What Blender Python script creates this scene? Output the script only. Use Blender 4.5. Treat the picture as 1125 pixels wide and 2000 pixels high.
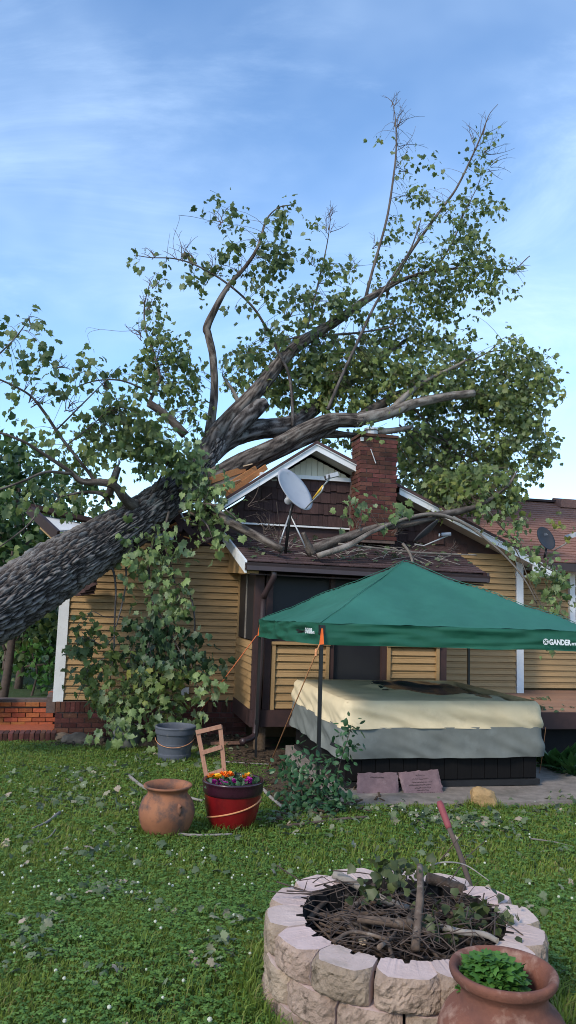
import bpy, math, random
import numpy as np
from math import sin, cos, pi, radians, sqrt, atan2, floor
from mathutils import Vector, Matrix, noise

for o in list(bpy.data.objects): bpy.data.objects.remove(o)
S = bpy.context.scene
COL = S.collection
random.seed(7); RNG = np.random.default_rng(11)

# ------------------------------------------------------------------ camera
FPX = 1500.0; PITCH = radians(6.8); ROLL = 0.032; TH = radians(13)
EYE = np.array([0, 0, 1.6])
_f = np.array([0, cos(PITCH), sin(PITCH)]); _u0 = np.array([0, -sin(PITCH), cos(PITCH)]); _r0 = np.array([1., 0, 0])
_r = cos(ROLL)*_r0 + sin(ROLL)*_u0; _u = -sin(ROLL)*_r0 + cos(ROLL)*_u0
cd = bpy.data.cameras.new('camera'); cam = bpy.data.objects.new('camera', cd); COL.objects.link(cam)
cam.matrix_world = Matrix(((_r[0], _u[0], -_f[0], EYE[0]), (_r[1], _u[1], -_f[1], EYE[1]), (_r[2], _u[2], -_f[2], EYE[2]), (0, 0, 0, 1)))
cd.sensor_fit = 'VERTICAL'; cd.sensor_height = 36.0; cd.lens = 36.0*FPX/2000.0
cd.clip_start = 0.05; cd.clip_end = 2000
S.camera = cam

# ------------------------------------------------------------------ sky, sun, exposure
SUN_EL = radians(36); SUN_AZ = radians(218)      # sun behind the camera, to the left
W = bpy.data.worlds.new('World'); S.world = W; W.use_nodes = True
nt = W.node_tree; nt.nodes.clear()
def wn(t, **k):
    n = nt.nodes.new(t)
    for a, b in k.items(): setattr(n, a, b)
    return n
wo = wn('ShaderNodeOutputWorld'); wb = wn('ShaderNodeBackground'); wb.inputs[1].default_value = 0.14
sky = wn('ShaderNodeTexSky', sky_type='NISHITA'); sky.sun_disc = False
sky.sun_elevation = SUN_EL; sky.sun_rotation = SUN_AZ; sky.air_density = 1.0; sky.dust_density = 0.35; sky.ozone_density = 2.5
tc = wn('ShaderNodeTexCoord'); sx = wn('ShaderNodeSeparateXYZ'); nt.links.new(tc.outputs['Generated'], sx.inputs[0])
zc = wn('ShaderNodeMath', operation='MAXIMUM'); zc.inputs[1].default_value = 0.0; nt.links.new(sx.outputs[2], zc.inputs[0])
za = wn('ShaderNodeMath', operation='ADD'); za.inputs[1].default_value = 0.5; nt.links.new(zc.outputs[0], za.inputs[0])
dx = wn('ShaderNodeMath', operation='DIVIDE'); nt.links.new(sx.outputs[0], dx.inputs[0]); nt.links.new(za.outputs[0], dx.inputs[1])
dy = wn('ShaderNodeMath', operation='DIVIDE'); nt.links.new(sx.outputs[1], dy.inputs[0]); nt.links.new(za.outputs[0], dy.inputs[1])
cx = wn('ShaderNodeCombineXYZ'); nt.links.new(dx.outputs[0], cx.inputs[0]); nt.links.new(dy.outputs[0], cx.inputs[1])
def cloud_noise(rot, scl, nscale, det, rough, dist, lo, hi, top):
    mp = wn('ShaderNodeMapping'); mp.inputs['Rotation'].default_value = (0, 0, radians(rot)); mp.inputs['Scale'].default_value = scl
    nt.links.new(cx.outputs[0], mp.inputs[0])
    n = wn('ShaderNodeTexNoise'); n.inputs['Scale'].default_value = nscale; n.inputs['Detail'].default_value = det
    n.inputs['Roughness'].default_value = rough; n.inputs['Distortion'].default_value = dist
    nt.links.new(mp.outputs[0], n.inputs['Vector'])
    r = wn('ShaderNodeMapRange', interpolation_type='SMOOTHSTEP'); r.inputs[1].default_value = lo; r.inputs[2].default_value = hi
    r.inputs[3].default_value = 0; r.inputs[4].default_value = top
    nt.links.new(n.outputs[0], r.inputs[0]); return r
c1 = cloud_noise(35, (0.7, 1.5, 1), 2.2, 10, 0.64, 0.9, 0.44, 0.80, 0.6)
c2 = cloud_noise(20, (0.8, 0.9, 1), 1.5, 5, 0.55, 0.3, 0.38, 0.72, 0.7)
cm = wn('ShaderNodeMath', operation='ADD'); cm.use_clamp = True
nt.links.new(c1.outputs[0], cm.inputs[0]); nt.links.new(c2.outputs[0], cm.inputs[1])
cl = wn('ShaderNodeMath', operation='MULTIPLY'); cl.inputs[1].default_value = 0.72; nt.links.new(cm.outputs[0], cl.inputs[0])
mixc = wn('ShaderNodeMix', data_type='RGBA'); nt.links.new(cl.outputs[0], mixc.inputs[0])
hs = wn('ShaderNodeHueSaturation'); hs.inputs['Saturation'].default_value = 1.1; hs.inputs['Value'].default_value = 1.0
nt.links.new(sky.outputs[0], hs.inputs['Color'])
nt.links.new(hs.outputs[0], mixc.inputs[6]); mixc.inputs[7].default_value = (3.3, 4.3, 5.6, 1)
nt.links.new(mixc.outputs[2], wb.inputs[0]); nt.links.new(wb.outputs[0], wo.inputs[0])

sd = bpy.data.lights.new('sun', 'SUN'); sd.energy = 1.5; sd.angle = radians(12); sd.color = (1.0, 0.88, 0.72)
sun = bpy.data.objects.new('sun', sd); COL.objects.link(sun)
_sd = Vector((sin(SUN_AZ)*cos(SUN_EL), cos(SUN_AZ)*cos(SUN_EL), sin(SUN_EL)))
sun.rotation_euler = _sd.to_track_quat('Z', 'Y').to_euler()
S.view_settings.view_transform = 'Standard'; S.view_settings.look = 'None'; S.view_settings.gamma = 1.0
S.view_settings.exposure = 1.05; S.view_settings.use_curve_mapping = False
S.render.engine = 'CYCLES'
S.cycles.max_bounces = 6; S.cycles.transparent_max_bounces = 8
S.cycles.use_adaptive_sampling = True; S.cycles.adaptive_threshold = 0.004; S.cycles.sample_clamp_indirect = 3.0; S.cycles.use_denoising = True; S.cycles.filter_width = 1.0; S.cycles.denoising_prefilter = 'ACCURATE'

# ------------------------------------------------------------------ where things stand (pixel -> place, only used to measure the scene)
def ray(px, py): return _f + _r*(px-562.5)/FPX + _u*(1000-py)/FPX
def at(px, py, y):
    d = ray(px, py); return EYE + d*(y/d[1])
GA, GB = .177, .059
def gz(x, y):
    """lawn height"""
    if y < 11.0:
        z = GA - GB*y
        if y < 5.6: q = min(1., (5.6-y)/2.4); z += .125*q*q*(3-2*q)      # the yard lies a little higher near the viewer
    else: z = GA - GB*11.0 - 0.02*min(y-11, 30)
    return z + 0.012*sin(x*1.7+y*0.9) + 0.010*sin(y*2.3-x*0.6)
def gp(px, py, h=0):
    d = ray(px, py); t = (GA+h-EYE[2])/(d[2]+GB*d[1]); p = EYE + d*t
    return np.array([p[0], p[1], gz(p[0], p[1])+h])
HO = at(110, 1366, 11.8)
eu = np.array([cos(TH), sin(TH), 0]); ev = np.array([-sin(TH), cos(TH), 0])
def hp(px, py, v=0):
    d = ray(px, py); t = (v+(HO-EYE)@ev)/(d@ev); q = EYE + d*t - HO
    return np.array([q@eu, v, q[2]])
def hw(a, b, c): return HO + eu*a + ev*b + np.array([0, 0, c])

# ------------------------------------------------------------------ object helpers
def link(name, me, mat=None, parent=None, label=None, cat=None, group=None, kind=None, smooth=False, loc=None, rot=None, scl=None):
    o = bpy.data.objects.new(name, me); COL.objects.link(o)
    if mat is not None and me is not None and len(me.materials) == 0: me.materials.append(mat)
    if parent is not None: o.parent = parent
    if loc is not None: o.location = loc
    if rot is not None: o.rotation_euler = rot
    if scl is not None: o.scale = scl
    if label: o['label'] = label
    if cat: o['category'] = cat
    if group: o['group'] = group
    if kind: o['kind'] = kind
    if smooth and me is not None:
        me.polygons.foreach_set('use_smooth', [True]*len(me.polygons))
    return o
def thing(name, label, cat, loc=(0, 0, 0), rotz=0, group=None, kind=None):
    o = bpy.data.objects.new(name, None); COL.objects.link(o); o.location = loc; o.rotation_euler = (0, 0, rotz)
    o['label'] = label; o['category'] = cat; o.empty_display_size = 0.1
    if group: o['group'] = group
    if kind: o['kind'] = kind
    return o
class MB:
    def __init__(s, off=(0, 0, 0)): s.v = []; s.f = []; s.off = np.array(off, float)
    def add(s, vs, fs):
        n = len(s.v); s.v += [tuple(float(c) for c in (np.array(p)-s.off)) for p in vs]; s.f += [tuple(i+n for i in f) for f in fs]; return s
    def box(s, a, b, jit=0):
        x0, y0, z0 = a; x1, y1, z1 = b
        vs = [(x0,y0,z0),(x1,y0,z0),(x1,y1,z0),(x0,y1,z0),(x0,y0,z1),(x1,y0,z1),(x1,y1,z1),(x0,y1,z1)]
        if jit: vs = [tuple(c+random.uniform(-jit, jit) for c in p) for p in vs]
        return s.add(vs, [(0,3,2,1),(4,5,6,7),(0,1,5,4),(1,2,6,5),(2,3,7,6),(3,0,4,7)])
    def hexa(s, vs): return s.add(vs, [(0,3,2,1),(4,5,6,7),(0,1,5,4),(1,2,6,5),(2,3,7,6),(3,0,4,7)])
    def bar(s, p, q, w, h, up=(0, 0, 1)):
        """rectangular bar from p to q"""
        p = np.array(p, float); q = np.array(q, float); d = q-p; d /= np.linalg.norm(d); up = np.array(up, float)
        sd_ = np.cross(d, up); sd_ /= np.linalg.norm(sd_)+1e-9; uu = np.cross(sd_, d)
        vs = []
        for c in (p, q):
            for a, b in ((-1,-1),(1,-1),(1,1),(-1,1)): vs.append(c + sd_*a*w/2 + uu*b*h/2)
        return s.add(vs, [(0,3,2,1),(4,5,6,7),(0,1,5,4),(1,2,6,5),(2,3,7,6),(3,0,4,7)])
    def prism(s, poly, y0, y1):
        """poly in (x,z), extruded along y"""
        n = len(poly); vs = [(x, y0, z) for x, z in poly]+[(x, y1, z) for x, z in poly]
        fs = [tuple(range(n)), tuple(range(2*n-1, n-1, -1))] + [(i, i+n, (i+1) % n+n, (i+1) % n) for i in range(n)]
        return s.add(vs, fs)
    def lathe(s, prof, c=(0, 0, 0), n=32, wob=0, seed=0, cap=True):
        """prof list of (r,z)"""
        vs = []
        for r_, z_ in prof:
            for i in range(n):
                a = 2*pi*i/n
                k = 1 + wob*noise.noise(Vector((cos(a)*1.3+seed, sin(a)*1.3, z_*3)))
                vs.append((c[0]+r_*k*cos(a), c[1]+r_*k*sin(a), c[2]+z_))
        fs = []
        for j in range(len(prof)-1):
            for i in range(n):
                fs.append((j*n+i, j*n+(i+1) % n, (j+1)*n+(i+1) % n, (j+1)*n+i))
        if cap:
            fs.append(tuple(range(n-1, -1, -1))); fs.append(tuple((len(prof)-1)*n+i for i in range(n)))
        return s.add(vs, fs)
    def tube(s, pts, rad, n=8, cap=True, wob=0, seed=0):
        P_ = [np.array(p, float) for p in pts]; m = len(P_)
        if not hasattr(rad, '__len__'): rad = [rad]*m
        vs = []; ref = None
        for i in range(m):
            t = P_[min(i+1, m-1)]-P_[max(i-1, 0)]; t = t/(np.linalg.norm(t)+1e-9)
            if ref is None:
                ref = np.array([0, 0, 1.]) if abs(t[2]) < .9 else np.array([1., 0, 0])
            a = np.cross(t, ref); a /= np.linalg.norm(a)+1e-9; b = np.cross(a, t); ref = b
            for k in range(n):
                th = 2*pi*k/n; rr = rad[i]
                if wob: rr *= 1+wob*noise.noise(Vector((i*.7+seed, cos(th)*1.2, sin(th)*1.2)))
                vs.append(P_[i]+rr*(cos(th)*a+sin(th)*b))
        fs = []
        for i in range(m-1):
            for k in range(n):
                fs.append((i*n+k, i*n+(k+1) % n, (i+1)*n+(k+1) % n, (i+1)*n+k))
        if cap: fs.append(tuple(range(n-1, -1, -1))); fs.append(tuple((m-1)*n+k for k in range(n)))
        return s.add(vs, fs)
    def mesh(s, name='m'):
        me = bpy.data.meshes.new(name); me.from_pydata(s.v, [], s.f); me.update(); return me
    def obj(s, name, mat, parent=None, **k): return link(name, s.mesh(name), mat, parent, **k)
def smooth_curve(pts, n=6):
    """Catmull-Rom through points (any dimension)"""
    P_ = np.array(pts, float); out = []
    Q = np.vstack([2*P_[0]-P_[1], P_, 2*P_[-1]-P_[-2]])
    for i in range(1, len(Q)-2):
        for k in range(n):
            t = k/n
            out.append(0.5*((2*Q[i])+(-Q[i-1]+Q[i+1])*t+(2*Q[i-1]-5*Q[i]+4*Q[i+1]-Q[i+2])*t*t+(-Q[i-1]+3*Q[i]-3*Q[i+1]+Q[i+2])*t**3))
    out.append(P_[-1]); return np.array(out)
def np_mesh(name, V, Fc, n_per):
    """V (N,3), Fc (M,n_per) int"""
    me = bpy.data.meshes.new(name); me.vertices.add(len(V)); me.vertices.foreach_set('co', V.astype(np.float32).ravel())
    me.loops.add(Fc.size); me.loops.foreach_set('vertex_index', Fc.astype(np.int32).ravel())
    me.polygons.add(len(Fc)); me.polygons.foreach_set('loop_start', np.arange(0, Fc.size, n_per, dtype=np.int32))
    try: me.polygons.foreach_set('loop_total', np.full(len(Fc), n_per, dtype=np.int32))
    except Exception: pass
    me.update(calc_edges=True); me.validate(); return me

# ------------------------------------------------------------------ materials
def MAT(name, col, col2=None, rough=0.8, scale=8, stretch=(1, 1, 1), detail=6, bump=0.0, bscale=None, rnd=0.0, spec=0.3, third=None, tscale=2.0, tpos=(.55, .7),
        coords='pos', metal=0, translucent=0, hue_rnd=0.0, bdist=0.01, noise_rough=.6):
    m = bpy.data.materials.new(name); m.use_nodes = True; t = m.node_tree; t.nodes.clear(); L = t.links.new
    out = t.nodes.new('ShaderNodeOutputMaterial'); b = t.nodes.new('ShaderNodeBsdfPrincipled')
    b.inputs['Roughness'].default_value = rough; b.inputs['Specular IOR Level'].default_value = spec; b.inputs['Metallic'].default_value = metal
    if coords == 'pos': g = t.nodes.new('ShaderNodeNewGeometry').outputs['Position']
    else: g = t.nodes.new('ShaderNodeTexCoord').outputs['Object']
    mp = t.nodes.new('ShaderNodeMapping'); mp.inputs['Scale'].default_value = stretch; L(g, mp.inputs[0])
    if coords == 'house':
        mp.inputs['Rotation'].default_value = (0, 0, 0)
    n = t.nodes.new('ShaderNodeTexNoise'); n.inputs['Scale'].default_value = scale; n.inputs['Detail'].default_value = detail; n.inputs['Roughness'].default_value = noise_rough
    L(mp.outputs[0], n.inputs['Vector'])
    if col2 is None: col2 = tuple(c*0.8 for c in col)
    r = t.nodes.new('ShaderNodeMapRange'); r.inputs[1].default_value = .32; r.inputs[2].default_value = .68; L(n.outputs[0], r.inputs[0])
    mx = t.nodes.new('ShaderNodeMix'); mx.data_type = 'RGBA'; L(r.outputs[0], mx.inputs[0])
    mx.inputs[6].default_value = (*col, 1); mx.inputs[7].default_value = (*col2, 1); c = mx.outputs[2]
    if third is not None:
        n3 = t.nodes.new('ShaderNodeTexNoise'); n3.inputs['Scale'].default_value = tscale; n3.inputs['Detail'].default_value = 5; n3.inputs['Roughness'].default_value = .65; L(g, n3.inputs['Vector'])
        r3 = t.nodes.new('ShaderNodeMapRange'); r3.inputs[1].default_value = tpos[0]; r3.inputs[2].default_value = tpos[1]; L(n3.outputs[0], r3.inputs[0])
        m3 = t.nodes.new('ShaderNodeMix'); m3.data_type = 'RGBA'; L(r3.outputs[0], m3.inputs[0]); L(c, m3.inputs[6]); m3.inputs[7].default_value = (*third, 1); c = m3.outputs[2]
    if rnd or hue_rnd:
        oi = t.nodes.new('ShaderNodeObjectInfo'); hsn = t.nodes.new('ShaderNodeHueSaturation')
        a = t.nodes.new('ShaderNodeMapRange'); a.inputs[3].default_value = 1-rnd; a.inputs[4].default_value = 1+rnd; L(oi.outputs['Random'], a.inputs[0]); L(a.outputs[0], hsn.inputs['Value'])
        if hue_rnd:
            w = t.nodes.new('ShaderNodeMath'); w.operation = 'MULTIPLY'; w.inputs[1].default_value = 7.31; L(oi.outputs['Random'], w.inputs[0])
            fr = t.nodes.new('ShaderNodeMath'); fr.operation = 'FRACT'; L(w.outputs[0], fr.inputs[0])
            h = t.nodes.new('ShaderNodeMapRange'); h.inputs[3].default_value = .5-hue_rnd; h.inputs[4].default_value = .5+hue_rnd; L(fr.outputs[0], h.inputs[0]); L(h.outputs[0], hsn.inputs['Hue'])
        L(c, hsn.inputs['Color']); c = hsn.outputs[0]
    L(c, b.inputs['Base Color'])
    if bump:
        nb = t.nodes.new('ShaderNodeTexNoise'); nb.inputs['Scale'].default_value = bscale or scale*3; nb.inputs['Detail'].default_value = 8; nb.inputs['Roughness'].default_value = .65
        L(mp.outputs[0], nb.inputs['Vector'])
        bp = t.nodes.new('ShaderNodeBump'); bp.inputs['Strength'].default_value = bump; bp.inputs['Distance'].default_value = bdist; L(nb.outputs[0], bp.inputs['Height']); L(bp.outputs[0], b.inputs['Normal'])
    sh = b.outputs[0]
    if translucent:
        tr = t.nodes.new('ShaderNodeBsdfTranslucent'); L(c, tr.inputs[0]); ms = t.nodes.new('ShaderNodeMixShader'); ms.inputs[0].default_value = translucent
        L(sh, ms.inputs[1]); L(tr.outputs[0], ms.inputs[2]); sh = ms.outputs[0]
    L(sh, out.inputs[0]); return m
def LEAFMAT(name, dark, light, back=None, trans=0.3, rough=0.5, extra=None):
    """leaf colour from a per-leaf 'var' attribute; paler underside"""
    m = bpy.data.materials.new(name); m.use_nodes = True; t = m.node_tree; t.nodes.clear(); L = t.links.new
    out = t.nodes.new('ShaderNodeOutputMaterial'); b = t.nodes.new('ShaderNodeBsdfPrincipled'); b.inputs['Roughness'].default_value = rough; b.inputs['Specular IOR Level'].default_value = .35
    at_ = t.nodes.new('ShaderNodeAttribute'); at_.attribute_name = 'var'
    cr = t.nodes.new('ShaderNodeValToRGB'); e = cr.color_ramp.elements
    e[0].position = 0; e[0].color = (*dark, 1); e[1].position = .8; e[1].color = (*light, 1)
    if extra: x = cr.color_ramp.elements.new(.97); x.color = (*extra, 1)
    L(at_.outputs['Fac'], cr.inputs[0]); c = cr.outputs[0]
    if back:
        ge = t.nodes.new('ShaderNodeNewGeometry'); mx = t.nodes.new('ShaderNodeMix'); mx.data_type = 'RGBA'
        mm = t.nodes.new('ShaderNodeMath'); mm.operation = 'MULTIPLY'; mm.inputs[1].default_value = .6; L(ge.outputs['Backfacing'], mm.inputs[0]); L(mm.outputs[0], mx.inputs[0])
        L(c, mx.inputs[6]); mx.inputs[7].default_value = (*back, 1); c = mx.outputs[2]
    L(c, b.inputs['Base Color'])
    tr = t.nodes.new('ShaderNodeBsdfTranslucent'); L(c, tr.inputs[0]); ms = t.nodes.new('ShaderNodeMixShader'); ms.inputs[0].default_value = trans
    L(b.outputs[0], ms.inputs[1]); L(tr.outputs[0], ms.inputs[2]); L(ms.outputs[0], out.inputs[0]); return m
def BARKMAT(name, dark, mid, light, sc=5.0, lichen=(.32, .34, .32), lpos=(.6, .72)):
    """furrowed bark: 'bark' attribute = ridge height from the mesh, plus fine noise"""
    m = bpy.data.materials.new(name); m.use_nodes = True; t = m.node_tree; t.nodes.clear(); L = t.links.new
    out = t.nodes.new('ShaderNodeOutputMaterial'); b = t.nodes.new('ShaderNodeBsdfPrincipled'); b.inputs['Roughness'].default_value = .92; b.inputs['Specular IOR Level'].default_value = .15
    at_ = t.nodes.new('ShaderNodeAttribute'); at_.attribute_name = 'bark'
    g = t.nodes.new('ShaderNodeNewGeometry').outputs['Position']
    n = t.nodes.new('ShaderNodeTexNoise'); n.inputs['Scale'].default_value = sc*9; n.inputs['Detail'].default_value = 8; n.inputs['Roughness'].default_value = .7; L(g, n.inputs['Vector'])
    ad = t.nodes.new('ShaderNodeMath'); ad.operation = 'MULTIPLY_ADD'; L(n.outputs[0], ad.inputs[0]); ad.inputs[1].default_value = .9; ad.inputs[2].default_value = -.45
    a2 = t.nodes.new('ShaderNodeMath'); a2.operation = 'ADD'; L(ad.outputs[0], a2.inputs[0]); L(at_.outputs['Fac'], a2.inputs[1])
    cr = t.nodes.new('ShaderNodeValToRGB'); e = cr.color_ramp.elements; e[0].position = .12; e[0].color = (*dark, 1); e[1].position = .85; e[1].color = (*light, 1)
    x = cr.color_ramp.elements.new(.5); x.color = (*mid, 1); L(a2.outputs[0], cr.inputs[0])
    n3 = t.nodes.new('ShaderNodeTexNoise'); n3.inputs['Scale'].default_value = 2.2; n3.inputs['Detail'].default_value = 8; n3.inputs['Roughness'].default_value = .75; L(g, n3.inputs['Vector'])
    r3 = t.nodes.new('ShaderNodeMapRange'); r3.inputs[1].default_value = lpos[0]; r3.inputs[2].default_value = lpos[1]; r3.inputs[4].default_value = .65; L(n3.outputs[0], r3.inputs[0])
    m3 = t.nodes.new('ShaderNodeMix'); m3.data_type = 'RGBA'; L(r3.outputs[0], m3.inputs[0]); L(cr.outputs[0], m3.inputs[6]); m3.inputs[7].default_value = (*lichen, 1)
    L(m3.outputs[2], b.inputs['Base Color'])
    bp = t.nodes.new('ShaderNodeBump'); bp.inputs['Strength'].default_value = .7; bp.inputs['Distance'].default_value = .012; L(n.outputs[0], bp.inputs['Height']); L(bp.outputs[0], b.inputs['Normal'])
    L(b.outputs[0], out.inputs[0]); return m
M = {}
M['siding'] = MAT('siding', (.385, .248, .118), (.32, .203, .094), rough=.6, scale=9, stretch=(.8, .8, 14), detail=6, bump=.15, bscale=20, rnd=.05, third=(.24, .16, .08), tscale=1.6, tpos=(.55, .8))
M['siding_shade_backing'] = MAT('siding_shade_backing', (.12, .08, .04), rough=.8)  # dark backing seen through plank gaps, in place of lap shadow
M['brick'] = MAT('brick', (.105, .038, .028), (.07, .028, .023), rough=.9, scale=26, bump=.5, bscale=60, rnd=.45, hue_rnd=.018, third=(.20, .10, .08), tscale=7, tpos=(.6, .8))
M['brick_orange'] = MAT('brick_orange', (.36, .115, .042), (.26, .08, .035), rough=.9, scale=20, bump=.5, bscale=60, rnd=.3, hue_rnd=.015, third=(.2, .09, .06), tscale=5, tpos=(.55, .8))
M['mortar'] = MAT('mortar', (.15, .105, .09), (.09, .07, .065), rough=.95, scale=20, bump=.4)
M['shake'] = MAT('shake', (.062, .034, .032), (.038, .022, .022), rough=.85, scale=10, stretch=(6, 6, .6), detail=7, bump=.6, bscale=18, rnd=.22)
M['white'] = MAT('white_paint', (.72, .74, .76), (.62, .64, .66), rough=.5, scale=4, third=(.42, .42, .40), tscale=5, tpos=(.62, .85))
M['cream_panel'] = MAT('cream_panel', (.62, .60, .50), (.54, .52, .43), rough=.5, scale=5)
M['soffit'] = MAT('soffit', (.55, .53, .48), (.45, .43, .38), rough=.6, scale=5)
M['brown_metal'] = MAT('brown_metal', (.045, .026, .028), (.032, .02, .022), rough=.42, scale=6, spec=.5, third=(.09, .07, .06), tscale=6, tpos=(.62, .85))
M['brown_paint'] = MAT('brown_paint', (.06, .032, .03), (.04, .024, .024), rough=.6, scale=8)
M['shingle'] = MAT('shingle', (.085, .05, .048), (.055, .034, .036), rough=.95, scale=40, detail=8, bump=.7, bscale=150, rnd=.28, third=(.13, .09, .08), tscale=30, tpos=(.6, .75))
M['shingle_red_sunlit'] = MAT('shingle_red_sunlit', (.32, .165, .125), (.24, .12, .092), rough=.95, scale=30, detail=8, bump=.6, bscale=150, rnd=.12, third=(.20, .105, .085), tscale=2.2, tpos=(.5, .75))  # red brown, base raised so the roof looks sunlit
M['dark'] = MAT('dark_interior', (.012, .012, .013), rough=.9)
M['screen'] = MAT('screen_mesh', (.018, .019, .023), (.012, .012, .016), rough=.55, scale=2, spec=.35)
M['wood_raw'] = MAT('raw_wood', (.48, .22, .085), (.38, .15, .055), rough=.8, scale=6, stretch=(1, 8, 8), bump=.3)
M['wood_pale'] = MAT('pale_wood', (.52, .42, .30), (.42, .30, .19), rough=.85, scale=14, bump=.4)
M['ply'] = MAT('plywood', (.50, .40, .30), (.40, .28, .18), rough=.85, scale=7, stretch=(1, 6, 1), bump=.2)
M['deck'] = MAT('deck_board', (.36, .20, .125), (.27, .145, .09), rough=.8, scale=5, stretch=(2, 14, 14), rnd=.12, bump=.3, third=(.28, .19, .13), tscale=3, tpos=(.55, .75))
M['dish_grey'] = MAT('dish_grey', (.36, .38, .42), (.31, .33, .37), rough=.5, scale=3, spec=.4, third=(.24, .25, .27), tscale=6, tpos=(.6, .8))
M['dish_dark'] = MAT('dish_dark', (.05, .052, .06), (.04, .042, .05), rough=.55, scale=5, third=(.1, .1, .11), tscale=4, tpos=(.6, .8))
M['steel'] = MAT('galvanised', (.45, .46, .47), (.36, .37, .38), rough=.45, scale=10, metal=.4)
M['yellow'] = MAT('yellow_tape', (.65, .40, .04), rough=.5)
M['black_metal'] = MAT('black_metal', (.012, .012, .013), rough=.4, spec=.5)
M['black_plastic'] = MAT('black_plastic', (.02, .02, .021), (.015, .015, .016), rough=.5)
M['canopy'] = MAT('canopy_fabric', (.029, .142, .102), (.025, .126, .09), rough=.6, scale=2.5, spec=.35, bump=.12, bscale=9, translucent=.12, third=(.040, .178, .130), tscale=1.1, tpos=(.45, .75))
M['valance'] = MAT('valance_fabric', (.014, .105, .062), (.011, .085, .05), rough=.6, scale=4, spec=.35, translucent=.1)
M['print'] = MAT('white_print', (.78, .80, .80), rough=.6)
M['orange'] = MAT('orange_tab', (.75, .13, .02), rough=.6)
M['rope'] = MAT('rope', (.62, .30, .15), (.5, .2, .08), rough=.8, scale=80)
M['rope_orange'] = MAT('rope_orange', (.60, .16, .06), rough=.8)
M['tub_cream'] = MAT('tub_cream', (.66, .55, .36), (.58, .475, .305), rough=.75, scale=3, third=(.44, .37, .25), tscale=2.4, tpos=(.55, .8))
M['tub_grey'] = MAT('tub_grey', (.165, .175, .16), (.125, .133, .122), rough=.75, scale=4, third=(.20, .22, .21), tscale=3, tpos=(.55, .8))
M['tub_wet'] = MAT('tub_wet', (.045, .055, .05), (.02, .025, .025), rough=.25, scale=6, spec=.5)
M['tub_body'] = MAT('tub_body', (.0075, .0065, .0065), (.005, .0045, .0045), rough=.7, spec=.15, scale=9, stretch=(8, 8, .5))
M['concrete'] = MAT('concrete', (.27, .23, .20), (.18, .155, .135), rough=.95, scale=9, bump=.5, bscale=60, third=(.11, .10, .08), tscale=3, tpos=(.5, .75))
M['stone_purple'] = MAT('stone_purple', (.19, .125, .132), (.135, .088, .095), rough=.9, scale=14, bump=.4, bscale=50, third=(.28, .21, .21), tscale=6, tpos=(.58, .75))
M['engrave'] = MAT('engraved', (.10, .07, .075), rough=.95)
M['rock_tan'] = MAT('rock_tan', (.40, .26, .12), (.30, .19, .09), rough=.95, scale=10, bump=.7, bscale=30, third=(.2, .15, .1), tscale=6)
M['rock_brown'] = MAT('rock_brown', (.20, .14, .09), (.12, .085, .06), rough=.95, scale=8, bump=.8, bscale=25, rnd=.25)
M['terracotta'] = MAT('terracotta', (.20, .078, .05), (.10, .043, .033), rough=.85, scale=7, bump=.45, bscale=40, third=(.34, .215, .165), tscale=9, tpos=(.54, .72), detail=10)
M['terracotta_old'] = MAT('terracotta_old', (.29, .12, .058), (.20, .08, .043), rough=.75, scale=5, bump=.25, bscale=40, third=(.075, .05, .042), tscale=5.5, tpos=(.46, .62))
M['glaze_red'] = MAT('glaze_red', (.19, .008, .010), (.13, .006, .008), rough=.22, scale=6, spec=.6, third=(.06, .005, .008), tscale=4, tpos=(.55, .8))
M['glaze_dark'] = MAT('glaze_dark', (.035, .008, .016), (.02, .006, .012), rough=.22, scale=6, spec=.6)
M['tub_planter'] = MAT('tub_planter', (.085, .095, .115), (.065, .072, .088), rough=.6, scale=6, third=(.19, .17, .15), tscale=7, tpos=(.55, .75))
M['barrel_pot'] = MAT('barrel_pot', (.17, .18, .17), (.12, .13, .12), rough=.7, scale=6, third=(.08, .08, .07), tscale=6)
M['trellis'] = MAT('trellis_wood', (.40, .215, .14), (.30, .15, .10), rough=.85, scale=9, stretch=(6, 6, 1), bump=.3)
M['soil'] = MAT('soil', (.035, .024, .017), (.018, .013, .01), rough=.95, scale=30, bump=.9, bscale=60, bdist=.03)
M['mulch'] = MAT('mulch', (.105, .07, .042), (.045, .03, .02), rough=.95, scale=22, bump=1.0, bscale=40, bdist=.03, third=(.19, .14, .085), tscale=14, tpos=(.58, .7))
M['ground'] = MAT('lawn_soil', (.030, .062, .016), (.05, .07, .022), rough=.95, scale=12, bump=.8, bscale=50, bdist=.03, third=(.075, .075, .03), tscale=1.1, tpos=(.58, .75))
M['pitblock'] = MAT('pit_block', (.55, .42, .375), (.47, .35, .305), rough=.95, scale=12, bump=.5, bscale=70, rnd=.1, third=(.33, .26, .21), tscale=7, tpos=(.55, .75), hue_rnd=.008)
M['pitface'] = MAT('pit_block_face', (.42, .315, .24), (.26, .19, .14), rough=.98, scale=13, bump=1.0, bscale=45, bdist=.02, rnd=.18, third=(.12, .09, .065), tscale=17, tpos=(.55, .68), hue_rnd=.012)
M['ash'] = MAT('ash', (.03, .027, .025), (.012, .011, .011), rough=.95, scale=20, bump=.8)
M['stick'] = MAT('stick', (.125, .088, .064), (.06, .042, .032), rough=.9, scale=16, bump=.6, bscale=50, rnd=.4, third=(.24, .205, .17), tscale=13, tpos=(.55, .75))
M['stick_grey'] = MAT('stick_grey', (.25, .225, .20), (.17, .15, .13), rough=.9, scale=14, bump=.5, bscale=40, rnd=.2)
M['twig'] = MAT('twig', (.085, .06, .048), (.05, .038, .032), rough=.9, scale=14, rnd=.3)
M['red_rubber'] = MAT('red_rubber', (.24, .06, .065), (.17, .04, .045), rough=.7, scale=12)
M['bark'] = BARKMAT('bark', (.018, .015, .014), (.082, .070, .065), (.19, .174, .164))
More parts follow.
